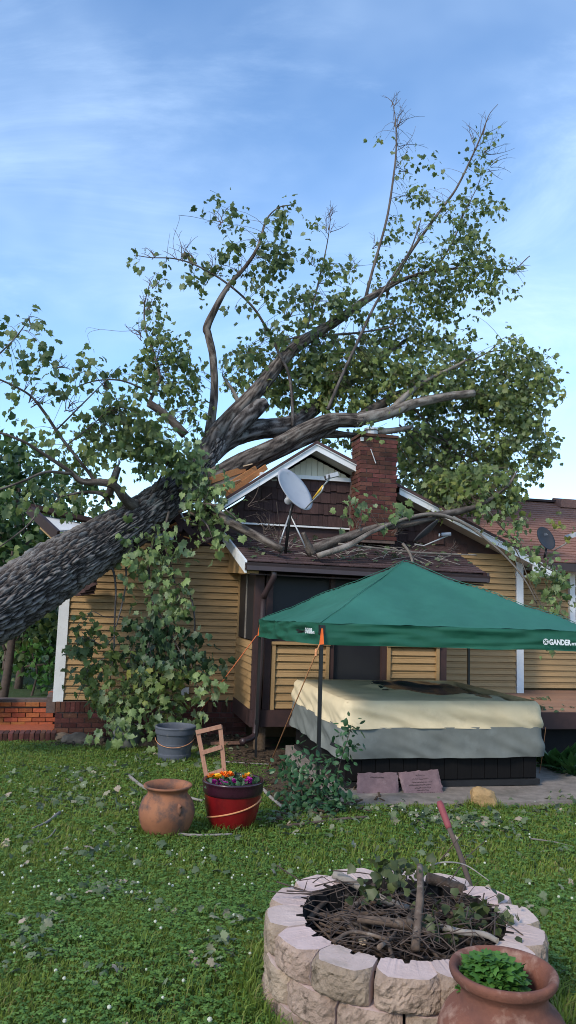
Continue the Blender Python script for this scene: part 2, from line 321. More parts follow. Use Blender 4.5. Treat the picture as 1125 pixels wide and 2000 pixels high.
M['bark_limb'] = BARKMAT('bark_limb', (.022, .018, .016), (.092, .074, .063), (.18, .155, .135), sc=7, lichen=(.27, .265, .24), lpos=(.56, .72))
M['bark_pale'] = BARKMAT('bark_pale', (.06, .049, .042), (.165, .14, .12), (.26, .235, .21), sc=6, lichen=(.34, .33, .30), lpos=(.5, .7))
M['leaf'] = LEAFMAT('maple_leaf', (.038, .074, .023), (.168, .226, .062), back=(.21, .26, .14), trans=.36, extra=(.24, .25, .06))
M['leaf_near'] = LEAFMAT('maple_leaf_near', (.048, .095, .030), (.19, .265, .092), back=(.25, .31, .18), trans=.25)
M['leaf_wilt'] = LEAFMAT('wilted_leaf', (.022, .052, .024), (.075, .13, .055), back=(.1, .13, .09), trans=.2)
M['leaf_litter'] = LEAFMAT('leaf_litter', (.05, .08, .035), (.155, .19, .10), back=(.25, .28, .19), trans=.12, rough=.7, extra=(.34, .27, .2))
M['grass'] = LEAFMAT('grass_blade', (.074, .135, .016), (.22, .285, .044), trans=.35, rough=.6, extra=(.22, .19, .07))
M['clover'] = LEAFMAT('clover_leaf', (.052, .125, .020), (.15, .26, .05), trans=.25, rough=.6)
M['flower_white'] = MAT('clover_flower', (.52, .52, .44), (.38, .41, .29), rough=.9, scale=60)
M['brush_leaf'] = LEAFMAT('brush_leaf', (.03, .045, .016), (.085, .105, .035), trans=.2, extra=(.2, .14, .06))
M['rose_leaf'] = LEAFMAT('rose_leaf', (.02, .058, .025), (.05, .12, .045), back=(.12, .17, .1), trans=.2, rough=.4, extra=(.16, .08, .06))
M['hosta'] = LEAFMAT('hosta_leaf', (.02, .065, .018), (.06, .14, .035), trans=.25, rough=.4)
M['parsley'] = LEAFMAT('parsley_leaf', (.03, .10, .016), (.085, .20, .035), trans=.3, rough=.5)
M['bg_leaf'] = LEAFMAT('background_leaf', (.016, .045, .014), (.07, .125, .03), trans=.3)
M['bg_leaf2'] = LEAFMAT('background_leaf_light', (.05, .085, .02), (.15, .2, .05), trans=.3)
M['conifer'] = LEAFMAT('conifer_needles', (.025, .048, .032), (.065, .095, .06), trans=.1)
M['marigold'] = MAT('marigold', (.85, .26, .01), (.7, .35, .02), rough=.7, scale=30, rnd=.2, hue_rnd=.03)
M['petunia'] = MAT('petunia', (.42, .015, .24), (.30, .01, .2), rough=.7, scale=30, rnd=.2)
M['plastic_white'] = MAT('plastic_white', (.7, .7, .7), rough=.4)
M['glass'] = MAT('window_glass', (.015, .017, .02), rough=.08, spec=.6, scale=2)

# ================================================================== ground
def gz0(x, y):
    if y < -4: return gz(x, -4.0) + 0.0*y
    return gz(x, y)
xs = np.concatenate([np.linspace(-250, -14, 14), np.arange(-13, 13.1, .25), np.linspace(14, 250, 14)])
ys = np.concatenate([np.linspace(-120, -6, 10), np.arange(-5, 16, .25), np.linspace(17, 400, 24)])
V = [(x, y, gz0(x, y)) for y in ys for x in xs]; nx = len(xs)
Fc = [(j*nx+i, j*nx+i+1, (j+1)*nx+i+1, (j+1)*nx+i) for j in range(len(ys)-1) for i in range(nx-1)]
me = bpy.data.meshes.new('lawn'); me.from_pydata(V, [], Fc); me.update()
link('lawn', me, M['ground'], kind='structure', label='green clover lawn sloping gently down to the house', cat='lawn', smooth=True)

def in_house_slab(x, y):
    q = np.array([x, y, 0])-HO; return q@eu, q@ev
# concrete pad under the hot tub
SL = np.array([0.42, 7.32]); slu = eu[:2]; slv = ev[:2]
sb = MB()
def slab_pt(a, b, z): return (SL[0]+slu[0]*a+slv[0]*b, SL[1]+slu[1]*a+slv[1]*b, z)
SLZ = -.235
sb.hexa([slab_pt(.1,0,-.6), slab_pt(3.3,0,-.6), slab_pt(3.3,3.0,-.6), slab_pt(.33,3.0,-.6), slab_pt(.1,0,SLZ), slab_pt(3.3,.05,SLZ-.03), slab_pt(3.3,3.0,SLZ-.03), slab_pt(.33,3.0,SLZ)])
sb.obj('concrete_pad', M['concrete'], kind='structure', label='grey concrete pad under the hot tub', cat='pad')
# mulch bed along the house and round the rose bush: a low uneven sheet with its own outline
def mound(name, cx_, cy_, rx, ry, h, mat, seed, rot=0, n=28, rings=7):
    b = MB(); vs = []; fs = []
    for j in range(rings+1):
        q = j/rings
        for i in range(n):
            a = 2*pi*i/n; k = 1+.28*noise.noise(Vector((cos(a)*1.6+seed, sin(a)*1.6, seed)))
            lx, ly = rx*q*k*cos(a), ry*q*k*sin(a)
            x = cx_+lx*cos(rot)-ly*sin(rot); y = cy_+lx*sin(rot)+ly*cos(rot)
            z = gz(x, y)+h*(1-q**2)+.02*noise.noise(Vector((x*7, y*7, seed)))*(1-q) + .006 - .03*(q > .99)
            vs.append((x, y, z))
    for j in range(rings):
        for i in range(n): fs.append((j*n+i, j*n+(i+1) % n, (j+1)*n+(i+1) % n, (j+1)*n+i))
    b.add(vs, fs); return b.obj(name, mat, kind='structure', smooth=True)
c = hw(1.6, -.65, 0); mound('mulch_bed', c[0], c[1], 2.1, .62, .05, M['mulch'], 3, TH)
p = gp(585, 1545); mound('mulch_bed', p[0], p[1]+.35, .62, 1.5, .04, M['mulch'], 8, .25)
c = hw(3.0, -1.9, 0); mound('mulch_bed', c[0], c[1], 1.4, 1.0, .03, M['mulch'], 5, TH)
p = gp(1118, 1520); mound('mulch_bed', p[0]+.6, p[1]+.6, .8, 1.2, .05, M['mulch'], 11, TH)

# ================================================================== house
H = thing('house', 'yellow sided house with brown shake gable, brick chimney and screened porch, roof crushed by tree', 'house', tuple(HO), TH)
# ---- bodies behind the cladding
PEAK = (3.83, 4.17); RS = .433          # ridge of the front gable, right-hand pitch
def rake_r(u): return PEAK[1]-.13-(u-PEAK[0])*RS
def rake_l(u): return PEAK[1]-.13-(PEAK[0]-u)*.70
b = MB(); b.prism([(.03, -.7), (7.68, -.7), (7.68, rake_r(7.68)-.05), (3.83, PEAK[1]-.2), (2.2, rake_l(2.2)-.05), (2.0, 2.42), (.9, 2.42), (.03, 1.75)], .06, 6.0)
b.obj('wall_core', M['siding_shade_backing'], H)
b = MB(); b.box((7.70, .56, -.7), (14, 6.0, 2.45)); b.obj('wing_core', M['siding_shade_backing'], H)
# ---- clapboards
def plank(parent, u0, u1, w, v, ex=.105, u0b=None, u1b=None, mat='siding', axis='u', sag=0):
    """one course: bottom edge proud, dark gap above stands in for lap shadow; u0b/u1b = ends at the top edge"""
    u0b = u0 if u0b is None else u0b; u1b = u1 if u1b is None else u1b
    jb = random.uniform(-.002, .002)
    vs = [(u0, v-.032+jb, w), (u1, v-.032+jb, w+sag), (u1, v+.05, w+sag), (u0, v+.05, w),
          (u0b, v-.004, w+ex*.925), (u1b, v-.004, w+ex*.925+sag), (u1b, v+.05, w+ex*.925+sag), (u0b, v+.05, w+ex*.925)]
    m_ = MB().hexa(vs)
    # dutch-lap shoulder
    m_.hexa([(u0, v-.020+jb, w+ex*.62), (u1, v-.020+jb, w+ex*.62+sag), (u1, v+.04, w+ex*.62+sag), (u0, v+.04, w+ex*.62),
             (u0b, v-.0125, w+ex*.70), (u1b, v-.0125, w+ex*.70+sag), (u1b, v+.04, w+ex*.70+sag), (u0b, v+.04, w+ex*.70)])
    return m_.obj('siding_plank', M[mat], parent)
gw = MB(); gw.box((.0, .03, -.02), (7.7, .055, .0)); gw = gw.obj('front_wall', M['siding_shade_backing'], H)
EX = .105
for i in range(23):
    w = i*EX
    ul = .10 if w < 1.75 else .10+(w-1.75)*1.2
    plank(gw, ul, 2.70, w, 0)
for i in range(23):
    w = .14+i*EX*.985
    ur = 7.60
    plank(gw, 5.2, ur, w, 0)
# corner boards
b = MB(); b.box((-.05, -.045, -.03), (.10, .04, 2.2)); b.box((-.045, -.04, -.02), (-.02, .12, 2.2)); b.obj('corner_board', M['white'], H)
b = MB(); b.box((7.61, -.045, .13), (7.74, .04, 2.42)); b.obj('corner_board', M['white'], H)
b = MB(); b.box((2.695, -.05, .0), (2.745, .03, 2.1)); b.obj('corner_trim', M['siding'], H)
# right wing
rw = MB(); rw.box((7.75, .52, .1), (14, .55, .12)); rw = rw.obj('wing_wall', M['siding_shade_backing'], H)
for i in range(21):
    plank(rw, 7.76, 11.5, .17+i*EX, .5)
wd = MB(); wd.box((8.96, .42, 1.30), (9.92, .5, 1.40)); wd.box((8.96, .42, 2.24), (9.92, .5, 2.36)); wd.box((8.96, .42, 1.40), (9.07, .5, 2.24)); wd.box((9.81, .42, 1.40), (9.92, .5, 2.24))
wd = wd.obj('window', M['white'], H)
b = MB(); b.box((9.07, .47, 1.40), (9.81, .48, 2.24)); b.obj('pane', M['glass'], wd)
for z_ in (1.60, 1.81, 2.02):
    b = MB(); b.box((9.07, .445, z_), (9.81, .472, z_+(.045 if z_ == 1.81 else .02))); b.obj('muntin', M['white'], wd)
for x_ in (9.31, 9.55):
    b = MB(); b.box((x_, .447, 1.40), (x_+.02, .474, 2.24)); b.obj('muntin', M['white'], wd)
# ---- foundation of bricks
BL, BH, JT = .205, .062, .010
def brick_mesh(l, h, d=.09):
    b = MB(); j = .004
    b.hexa([(0,0,0),(l,0,0),(l,d,0),(0,d,0),(j,-.004,h),(l-j,-.004,h),(l,d,h),(0,d,h)]); return b.mesh('brick')
BM_ = [MB().box((0, 0, 0), (BL, .09, BH), jit=.0025).mesh('brick') for _ in range(6)]
BHALF = [MB().box((0, 0, 0), (BL/2-.005, .09, BH), jit=.0025).mesh('brick') for _ in range(4)]
BROW = [MB().box((0, 0, 0), (.062, .09, .195), jit=.002).mesh('brick') for _ in range(3)]
def brick_wall(parent, u0, u1, w0, rows, v, mat, soldier=False, rot=0, vdir=False):
    """running bond on plane v (or on plane u when vdir)"""
    for r_ in range(rows):
        x = u0 - (BL/2 if r_ % 2 else 0)
        while x < u1-.03:
            if x < u0-.01: me_ = random.choice(BHALF); xx = u0; adv = x+BL+JT-u0; ln = BL/2
            elif x+BL > u1+.02: me_ = random.choice(BHALF); xx = min(x, u1-BL/2); adv = 1; ln = BL/2
            else: me_ = random.choice(BM_); xx = x; adv = BL+JT; ln = BL
            jv = random.uniform(-.003, .003)
            if vdir: link('brick', me_, mat, parent, loc=(v+jv, xx+ln, w0+r_*(BH+JT)), rot=(0, 0, -pi/2))
            else: link('brick', me_, mat, parent, loc=(xx, v+jv, w0+r_*(BH+JT)))
            x = xx+adv if x < u0-.01 else x+adv
fd = MB(); fd.box((.02, -.045, -.75), (2.9, .05, -.025)); fd = fd.obj('foundation', M['mortar'], H)
for me_ in BM_+BHALF+BROW: me_.materials.append(M['brick'])
brick_wall(fd, .0, 2.88, -.62, 6, -.06, None)
x = .0
while x < 2.85:      # row of bricks on end under the siding
    link('brick', random.choice(BROW), None, fd, loc=(x, -.066+random.uniform(-.003, .003), -.178), scl=(1, 1, .78)); x += .0715
# ---- gable shakes
def shake_area(parent, rows, v, name='shake'):
    for (w0, w1, fu0, fu1) in rows:
        ul, ur = fu0, fu1; x = ul
        while x < ur-.02:
            wd_ = random.uniform(.075, .17); x1 = min(x+wd_, ur)
            dz = random.uniform(-.012, .012); dv = random.uniform(-.005, .005)
            b = MB().hexa([(x+.002, v-.036+dv, w0+dz), (x1-.002, v-.036+dv, w0+dz), (x1-.002, v, w0+dz), (x+.002, v, w0+dz),
                           (x+.002, v-.010+dv, w1), (x1-.002, v-.010+dv, w1), (x1-.002, v, w1), (x+.002, v, w1)])
            b.obj(name, M['shake'], parent); x = x1
gs = MB(); gs.prism([(2.3, 2.62), (4.58, 2.62), (4.58, 3.62), (3.02, 3.62)], .02, .05); gs = gs.obj('shake_gable', M['brown_paint'], H)
rows = []
for k, w0 in enumerate((2.84, 3.035, 3.23, 3.425)):
    w1 = min(w0+.215, 3.62); rows.append((w0, w1, PEAK[0]-(PEAK[1]-.28-w1+.13)/.70+.02, 4.56))
shake_area(gs, rows, .02)
shake_area(gs, [(2.62, 2.81, 2.35, 4.9)], .055)
b = MB(); b.box((2.35, -.05, 2.795), (4.6, .03, 2.822)); b.obj('drip_strip', M['white'], H)
gr = MB(); gr.prism([(5.2, 2.45), (7.55, 2.45), (7.5, 2.5), (5.2, 3.45)], .02, .05); gr = gr.obj('shake_gable', M['brown_paint'], H)
rows = []
for w0 in (2.45, 2.645, 2.84, 3.035, 3.23, 3.42):
    w1 = w0+.215; rows.append((w0, w1, 5.2, min(7.6, PEAK[0]+(PEAK[1]-.26-w1)/RS)))
shake_area(gr, [r_ for r_ in rows if r_[3] > r_[2]+.1], .02)
# left, torn shakes still hanging over the siding
gl = MB(); gl.prism([(1.55, 2.40), (2.5, 2.40), (2.5, 2.9), (2.2, 2.9)], .02, .05); gl = gl.obj('shake_gable', M['brown_paint'], H)
shake_area(gl, [(2.42, 2.63, 1.75, 2.5), (2.62, 2.83, 2.0, 2.5)], .02)
b = MB().hexa([(1.35, -.10, 2.05), (2.12, -.06, 2.44), (2.12, -.03, 2.44), (1.35, -.07, 2.05), (1.22, -.22, 2.25), (2.0, -.10, 2.72), (2.0, -.07, 2.72), (1.22, -.19, 2.25)])
b.obj('torn_shake_panel', M['shake'], H)
# upper cream panels (vertical boards)
gp_ = MB(); gp_.prism([(3.04, 3.66), (4.58, 3.66), (4.58, rake_r(4.58)-.06), (3.83, PEAK[1]-.19), (3.2, rake_l(3.2)-.06)], .02, .05); gp_ = gp_.obj('gable_panel', M['cream_panel'], H)
x = 3.06
while x < 4.54:
    t0 = min(rake_r(x+.012), rake_l(x+.012))-.05; t1 = min(rake_r(x+.088), rake_l(x+.088))-.05
    if min(t0, t1) > 3.68:
        MB().hexa([(x+.004, 0, 3.665), (x+.096, 0, 3.665), (x+.096, .02, 3.665), (x+.004, .02, 3.665), (x+.004, 0, t0), (x+.096, 0, t1), (x+.096, .02, t1), (x+.004, .02, t0)]).obj('panel_board', M['cream_panel'], gp_)
    x += .1
b = MB(); b.box((2.98, -.06, 3.60), (4.6, .03, 3.662)); b.obj('band_board', M['white'], H)
# ---- roof of the front gable: shingles, rakes, soffits
OV = -.36
def rake_board(a, b_, name='rake_board', drop=.145):
    (u0, w0), (u1, w1) = a, b_
    m_ = MB(); m_.hexa([(u0, OV-.02, w0-drop), (u1, OV-.02, w1-drop), (u1, OV+.01, w1-drop), (u0, OV+.01, w0-drop), (u0, OV-.02, w0-.05), (u1, OV-.02, w1-.05), (u1, OV+.01, w1-.05), (u0, OV+.01, w0-.05)])
    m_.hexa([(u0, OV-.045, w0-.05), (u1, OV-.045, w1-.05), (u1, OV+.01, w1-.05), (u0, OV+.01, w0-.05), (u0, OV-.045, w0), (u1, OV-.045, w1), (u1, OV+.01, w1), (u0, OV+.01, w0)])
    return m_.obj(name, M['white'], H)
pk = PEAK
rake_board((3.83, pk[1]), (4.565, pk[1]-.735*RS)); rake_board((5.28, pk[1]-1.45*RS), (8.16, pk[1]-4.33*RS))
rake_board((2.28, pk[1]-1.55*.70), (3.83, pk[1]))
def slab(pts, th, name, mat, parent=None):
    """pts: 4 corners of the top face"""
    lo = [(p_[0], p_[1], p_[2]-th) for p_ in pts]; return MB().hexa(lo+list(pts)).obj(name, mat, parent or H)
# soffits
slab([(3.83, OV+.01, pk[1]-.10), (4.56, OV+.01, pk[1]-.10-.73*RS), (4.56, .02, pk[1]-.10-.73*RS), (3.83, .02, pk[1]-.10)], .03, 'soffit', M['soffit'])
slab([(5.28, OV+.01, pk[1]-.10-1.45*RS), (8.12, OV+.01, pk[1]-.10-4.29*RS), (8.12, .02, pk[1]-.10-4.29*RS), (5.28, .02, pk[1]-.10-1.45*RS)], .03, 'soffit', M['soffit'])
slab([(2.30, OV+.01, pk[1]-.10-1.53*.70), (3.83, OV+.01, pk[1]-.10), (3.83, .02, pk[1]-.10), (2.30, .02, pk[1]-.10-1.53*.70)], .03, 'soffit', M['soffit'])
slab([(7.75, OV+.03, 2.16), (8.16, OV+.03, 2.16), (8.16, .5, 2.16), (7.75, .5, 2.16)], .03, 'soffit', M['white'])
b = MB(); b.prism([(7.74, 2.14), (8.16, 2.14), (8.16, 2.20), (7.74, 2.38)], OV-.005, OV+.03); b.obj('eave_return', M['white'], H)
# roof planes as overlapping courses
def roof_courses(parent, a0, a1, b0, b1, n, mat, tabs=None, name='shingle_course', th=.016):
    """a0->a1 eave edge (left,right), b0->b1 upper edge; every course is one lapped strip, cut into tabs when tabs given"""
    a0, a1, b0, b1 = [np.array(p_, float) for p_ in (a0, a1, b0, b1)]
    nrm = np.cross(a1-a0, b0-a0); nrm /= np.linalg.norm(nrm)
    for i in range(n):
        q0, q1 = i/n, min((i+1.25)/n, 1)
        L0, R0 = a0+(b0-a0)*q0, a1+(b1-a1)*q0; L1, R1 = a0+(b0-a0)*q1, a1+(b1-a1)*q1
        cuts = [0., 1.]
        if tabs:
            ln = np.linalg.norm(R0-L0); cuts = [0.]; x_ = random.uniform(.3, 1)*tabs
            while x_ < ln-.06: cuts.append(x_/ln); x_ += tabs*random.uniform(.75, 1.25)
            cuts.append(1.)
        for k in range(len(cuts)-1):
            g_ = .004/max(np.linalg.norm(R0-L0), .1) if tabs else 0
            c0, c1 = cuts[k]+g_, cuts[k+1]-g_; lift = random.uniform(0, .006)
            A, B_, C_, D_ = L0+(R0-L0)*c0, L0+(R0-L0)*c1, L1+(R1-L1)*c1, L1+(R1-L1)*c0
            A, B_ = A+nrm*(th+lift), B_+nrm*(th+lift); C_, D_ = C_+nrm*.003, D_+nrm*.003
            yield [A-nrm*th, B_-nrm*th, C_-nrm*.012, D_-nrm*.012, A, B_, C_, D_]
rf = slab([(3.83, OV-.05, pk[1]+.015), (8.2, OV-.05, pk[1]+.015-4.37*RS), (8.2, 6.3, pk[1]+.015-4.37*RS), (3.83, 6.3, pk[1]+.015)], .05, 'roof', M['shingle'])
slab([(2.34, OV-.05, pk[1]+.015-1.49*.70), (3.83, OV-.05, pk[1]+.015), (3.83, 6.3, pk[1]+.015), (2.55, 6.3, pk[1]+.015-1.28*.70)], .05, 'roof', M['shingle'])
# crushed lower part of the roof: sagging sheet, split sheathing, snapped rafters
slab([(.3, -.05, 1.95), (2.3, .25, 2.75), (2.5, 6.0, 3.15), (.0, 6.0, 2.3)], .06, 'crushed_roof', M['shingle'])
slab([(.75, .12, 2.62), (2.36, .10, 3.12), (2.5, 6.0, 3.2), (.75, 6.0, 2.7)], .07, 'crushed_roof', M['shingle'])
b = MB(); b.prism([(.75, 2.2), (2.3, 2.5), (2.3, 3.05), (.75, 2.58)], .16, 5.9); b.obj('attic_dark_infill', M['dark'], H)  # near-black infill: the dark of the broken attic put in as colour
MB().bar(hp(318, 1040, .05), hp(372, 1012, .02), .05, .10).obj('broken_rafter', M['wood_raw'], H)
MB().bar(hp(300, 1052, .08), hp(390, 1040, .0), .05, .08).obj('broken_rafter', M['brown_paint'], H)
q0 = hp(361, 1350, -.03); MB().box((q0[0]-.06, -.06, q0[2]-.06), (q0[0]+.06, -.028, q0[2]+.06)).obj('outlet_cover', M['plastic_white'], H)
for (px0, py0, px1, py1, v_, w_, h_) in [(412, 938, 478, 915, -.28, .05, .10), (424, 962, 500, 915, -.26, .04, .09), (440, 968, 520, 912, -.20, .04, .09)]:
    MB().bar(hp(px0, py0, v_), hp(px1, py1, v_+.3), w_, h_).obj('broken_rafter', M['wood_raw'], H)
A, B_, C_, D_ = hp(415, 950, -.22), hp(436, 966, -.22), hp(482, 930, 0), hp(455, 922, 0)
MB().hexa([A, B_, C_, D_, A+[0, 0, .02], B_+[0, 0, .02], C_+[0, 0, .02], D_+[0, 0, .02]]).obj('torn_sheathing', M['ply'], H)
MB().bar(hp(436, 945, -.3), hp(448, 962, -.3), .05, .03).obj('broken_rafter', M['wood_raw'], H)
# splinters, torn shingles and felt round the break
for k in range(16):
    px = random.uniform(392, 500); py = 985-(px-392)*.62+random.uniform(-26, 4); v_ = random.uniform(-.15, .35); a_ = hp(px, py, v_); l_ = random.uniform(.12, .34); t_ = random.uniform(-.3, 1.1)
    d_ = np.array([cos(t_)*l_, random.uniform(-.12, .12), sin(t_)*l_*.7])
    if k % 2: MB().bar(a_-d_*.5, a_+d_*.5, random.uniform(.02, .06), random.uniform(.012, .03)).obj('splintered_board', M[random.choice(('wood_raw', 'ply', 'wood_pale'))], H)
    else: MB().bar(a_-d_*.5, a_+d_*.5, random.uniform(.10, .18), .012, up=(random.uniform(-.5, .5), -.6, .8)).obj('torn_shingle', M['shingle'], H)
for k in range(16):
    px = random.uniform(285, 400); py = random.uniform(1005, 1075); a_ = hp(px, py, random.uniform(-.25, .0)); l_ = random.uniform(.15, .4); t_ = random.uniform(-1.2, .6)
    d_ = np.array([cos(t_)*l_, random.uniform(-.1, .1), sin(t_)*l_])
    if k % 3: MB().bar(a_-d_*.5, a_+d_*.5, random.uniform(.10, .2), .014, up=(random.uniform(-.5, .5), -.8, .5)).obj('torn_shingle', M[random.choice(('shingle', 'shake'))], H)
    else: MB().bar(a_-d_*.5, a_+d_*.5, random.uniform(.02, .05), .02).obj('splintered_board', M[random.choice(('wood_raw', 'white', 'wood_pale'))], H)
# hanging rake board and gutter scrap
MB().bar(hp(352, 1062, -.30), hp(316, 1122, -.22), .03, .12, up=(0, -1, .2)).obj('hanging_rake_board', M['stick_grey'], H)
MB().bar(hp(283, 1050, -.42), hp(338, 1048, -.36), .06, .10).obj('torn_fascia', M['dish_grey'], H)
# lifted eave corner left of the trunk: dark fascia with white soffit
def P_(px, py, v): return hp(px, py, v)
e0, e1, e2, e3 = P_(72, 1008, .6), P_(170, 1027, .9), P_(160, 1036, .5), P_(114, 1040, .2)
MB().hexa([e0, e3, e2, e1, e0+[0, 0, .03], e3+[0, 0, .03], e2+[0, 0, .03], e1+[0, 0, .03]]).obj('lifted_soffit', M['white'], H)
MB().bar(P_(56, 993, .55), P_(112, 1046, .12), .05, .17, up=(0, -.3, 1)).obj('lifted_fascia', M['brown_metal'], H)
MB().bar(P_(54, 989, .6), P_(190, 1020, 1.0), .3, .07).obj('lifted_roof_edge', M['shingle'], H)
MB().bar(P_(84, 1024, .62), P_(112, 1050, .40), .05, .16).obj('lifted_wall_scrap', M['siding'], H)
# scrap of shingles stuck between trunk and wall
for k in range(4):
    a_ = P_(147+k*8, 1156-k*5, -.20-.02*k); MB().bar(a_, P_(184+k*1, 1151-k*6, -.20-.02*k), .16, .018, up=(0, -.9, .6)).obj('shingle_scrap', M['shingle'], H)
MB().bar(P_(176, 1128, -.3), P_(190, 1132, -.3), .05, .05).obj('broken_rafter', M['brown_paint'], H)
# ---- main roof to the right (red brown, brightened in colour to look sunlit)
mr = slab([(7.0, .06, 2.40), (14, .06, 2.40), (14, 3.25, 3.99), (4.2, 3.25, 3.99)], .05, 'roof', M['shingle_red_sunlit'])
mr.name = 'roof'
acc = MB()
for hx in roof_courses(mr, (7.0, .03, 2.42), (14, .03, 2.42), (4.4, 3.25, 4.015), (14, 3.25, 4.015), 26, None, tabs=.30): acc.hexa(hx)
acc.obj('shingle_courses', M['shingle_red_sunlit'], mr, kind='stuff')
b = MB(); b.box((5, 3.1, 4.0), (14, 3.3, 4.05)); b.obj('ridge_cap', M['brown_paint'], H)
u_ = hp(1105, 984, 3.2); b = MB(); b.hexa([(u_[0]-.35, 2.85, 3.86), (u_[0]+.3, 2.85, 3.86), (u_[0]+.3, 3.3, 3.98), (u_[0]-.35, 3.3, 3.98), (u_[0]-.3, 2.9, 4.05), (u_[0]+.25, 2.9, 4.05), (u_[0]+.25, 3.25, 4.12), (u_[0]-.3, 3.25, 4.12)]); b.obj('roof_vent', M['shingle_red_sunlit'], H)
b = MB(); b.box((8.0, -.03, 2.27), (14, .05, 2.41)); b.obj('gutter', M['brown_metal'], H)
b = MB(); b.box((7.8, .04, 2.27), (14, .5, 2.30)); b.obj('soffit', M['soffit'], H)
# ---- chimney
ch0, ch1 = 4.51, 5.13; CV0, CV1 = -.62, .0; CT = 4.31
cm_ = MB(); cm_.box((ch0+.012, CV0+.012, 2.55), (ch1-.012, -.13, CT-.03)); cm_.box((ch0+.02, -.13, 2.55), (ch1-.02, .03, 3.7)); cm_ = cm_.obj('chimney', M['mortar'], H)
for r_ in range(int((CT-2.86)/(BH+JT))):
    pass
nr = int((CT-2.60)/(BH+JT))
brick_wall(cm_, ch0, ch1, 2.60, nr, CV0, None)
brick_wall(cm_, CV0+.02, -.12, 2.60, nr, ch0, None, vdir=True)
b = MB(); b.box((ch0-.02, CV0-.02, CT-.03), (ch1+.02, -.10, CT+.015)); b.obj('chimney_cap', M['brick'], cm_)
b = MB(); b.lathe([(.10, 0), (.10, .12), (.13, .13), (.13, .16)], (4.78, -.36, CT), 12); b.obj('flue_cap', M['steel'], cm_)
b = MB(); q = hp(707, 858, CV0-.01); b.box((q[0]-.025, CV0-.03, q[2]-.03), (q[0]+.025, CV0-.005, q[2]+.03)); b.obj('vent_plate', M['plastic_white'], cm_)
MB().tube([hp(724, 877, CV0-.02), hp(734, 905, CV0-.05)], .008, 6).obj('metal_rod', M['steel'], cm_)
# ---- screened porch
PV = -1.5; PU0, PU1 = 2.70, 5.62
pw = MB(); pw.box((PU0+.02, PV+.06, .05), (PU0+.05, 0, .98)); pw = pw.obj('porch_side_wall', M['siding_shade_backing'], H)
for i in range(9):
    w = .06+i*.103
    m_ = MB().hexa([(PU0-.026, PV+.08, w), (PU0-.026, -.05, w), (PU0+.05, -.05, w), (PU0+.05, PV+.08, w), (PU0-.004, PV+.08, w+.097), (PU0-.004, -.05, w+.097), (PU0+.05, -.05, w+.097), (PU0+.05, PV+.08, w+.097)])
    m_.obj('siding_plank', M['siding'], pw)
for (a_, b_) in ((2.96, 3.80), (4.68, 5.50)):
    kw = MB(); kw.box((a_, PV+.04, .06), (b_, PV+.08, .97)); kw = kw.obj('porch_front_wall', M['siding_shade_backing'], H)
    for i in range(8): plank(kw, a_+.05, b_-.05, .075+i*.109, PV+.02, ex=.109)
    for x_ in (a_, b_-.05): MB().box((x_, PV-.03, .06), (x_+.05, PV+.08, .96)).obj('trim', M['siding'], kw)
    MB().box((a_-.01, PV-.05, .962), (b_+.01, PV+.09, 1.0)).obj('sill', M['siding'], kw)
for x_, w_ in ((PU0-.01, .13), (2.85, .10), (3.80, .07), (4.60, .08), (5.50, .12)):
    MB().box((x_, PV-.01, .06), (x_+w_, PV+.10, 2.05)).obj('porch_post', M['brown_paint'], H)
MB().box((PU0-.03, PV-.05, -.17), (PU1+.05, PV+.12, .058)).obj('porch_beam', M['brown_paint'], H)
MB().box((PU0-.032, PV+.12, -.17), (PU0+.06, -.06, .055)).obj('porch_beam', M['brown_paint'], H)
for x_ in (2.78, 4.0, 5.4): MB().box((x_, PV+.05, -.9), (x_+.14, PV+.19, -.17)).obj('porch_pier', M['rock_brown'] if x_ == 2.78 else M['brown_paint'], H)
MB().box((PU0+.06, PV+.12, .0), (PU1, -.0, .05)).obj('porch_floor', M['brown_paint'], H)
for (a_, b_) in ((2.96, 3.80), (3.87, 4.60), (4.68, 5.50)):
    MB().box((a_, PV+.055, 1.0 if a_ != 3.87 else .06), (b_, PV+.06, 2.02)).obj('screen', M['screen'], H)
MB().box((PU0+.02, PV+.12, 1.0), (PU0+.025, -.03, 2.05)).obj('screen', M['screen'], H)
MB().box((PU0+.0, -.72, 1.0), (PU0+.018, -.69, 2.05)).obj('screen_bar', M['stick_grey'], H)
MB().box((PU0-.01, PV-.02, 1.98), (PU1, PV+.1, 2.12)).obj('porch_header', M['brown_paint'], H)
MB().box((PU0-.012, PV+.1, 1.97), (PU0+.08, -.03, 2.2)).obj('porch_header', M['siding'], H)
MB().box((PU1-.06, PV+.1, .05), (PU1, -.0, 2.1)).obj('porch_end_wall', M['brown_paint'], H)
# porch roof
EV = -1.80; ET = 2.10; PT = 2.64; RU0, RU1 = 2.50, 6.07
def prz(v): return ET+(PT-ET)*(v-EV)/(-EV)
pr = slab([(RU0, EV, ET-.005), (RU1, EV, ET-.035), (RU1+.26, .02, PT-.06), (RU0-.06, .02, PT-.005)], .045, 'porch_roof', M['brown_paint'])
for hx in roof_courses(pr, (RU0, EV-.03, ET), (RU1+.02, EV-.03, ET-.03), (RU0-.06, .02, PT), (RU1+.28, .02, PT-.055), 13, None, tabs=.24):
    MB().hexa(hx).obj('shingle', M['shingle'], pr)
MB().hexa([(RU0-.03, EV-.03, ET-.16), (RU0, EV-.03, ET-.16), (RU0-.06, .0, PT-.14), (RU0-.09, .0, PT-.14), (RU0-.03, EV-.03, ET+.012), (RU0, EV-.03, ET+.012), (RU0-.06, .0, PT+.012), (RU0-.09, .0, PT+.012)]).obj('rake_board', M['white'], H)
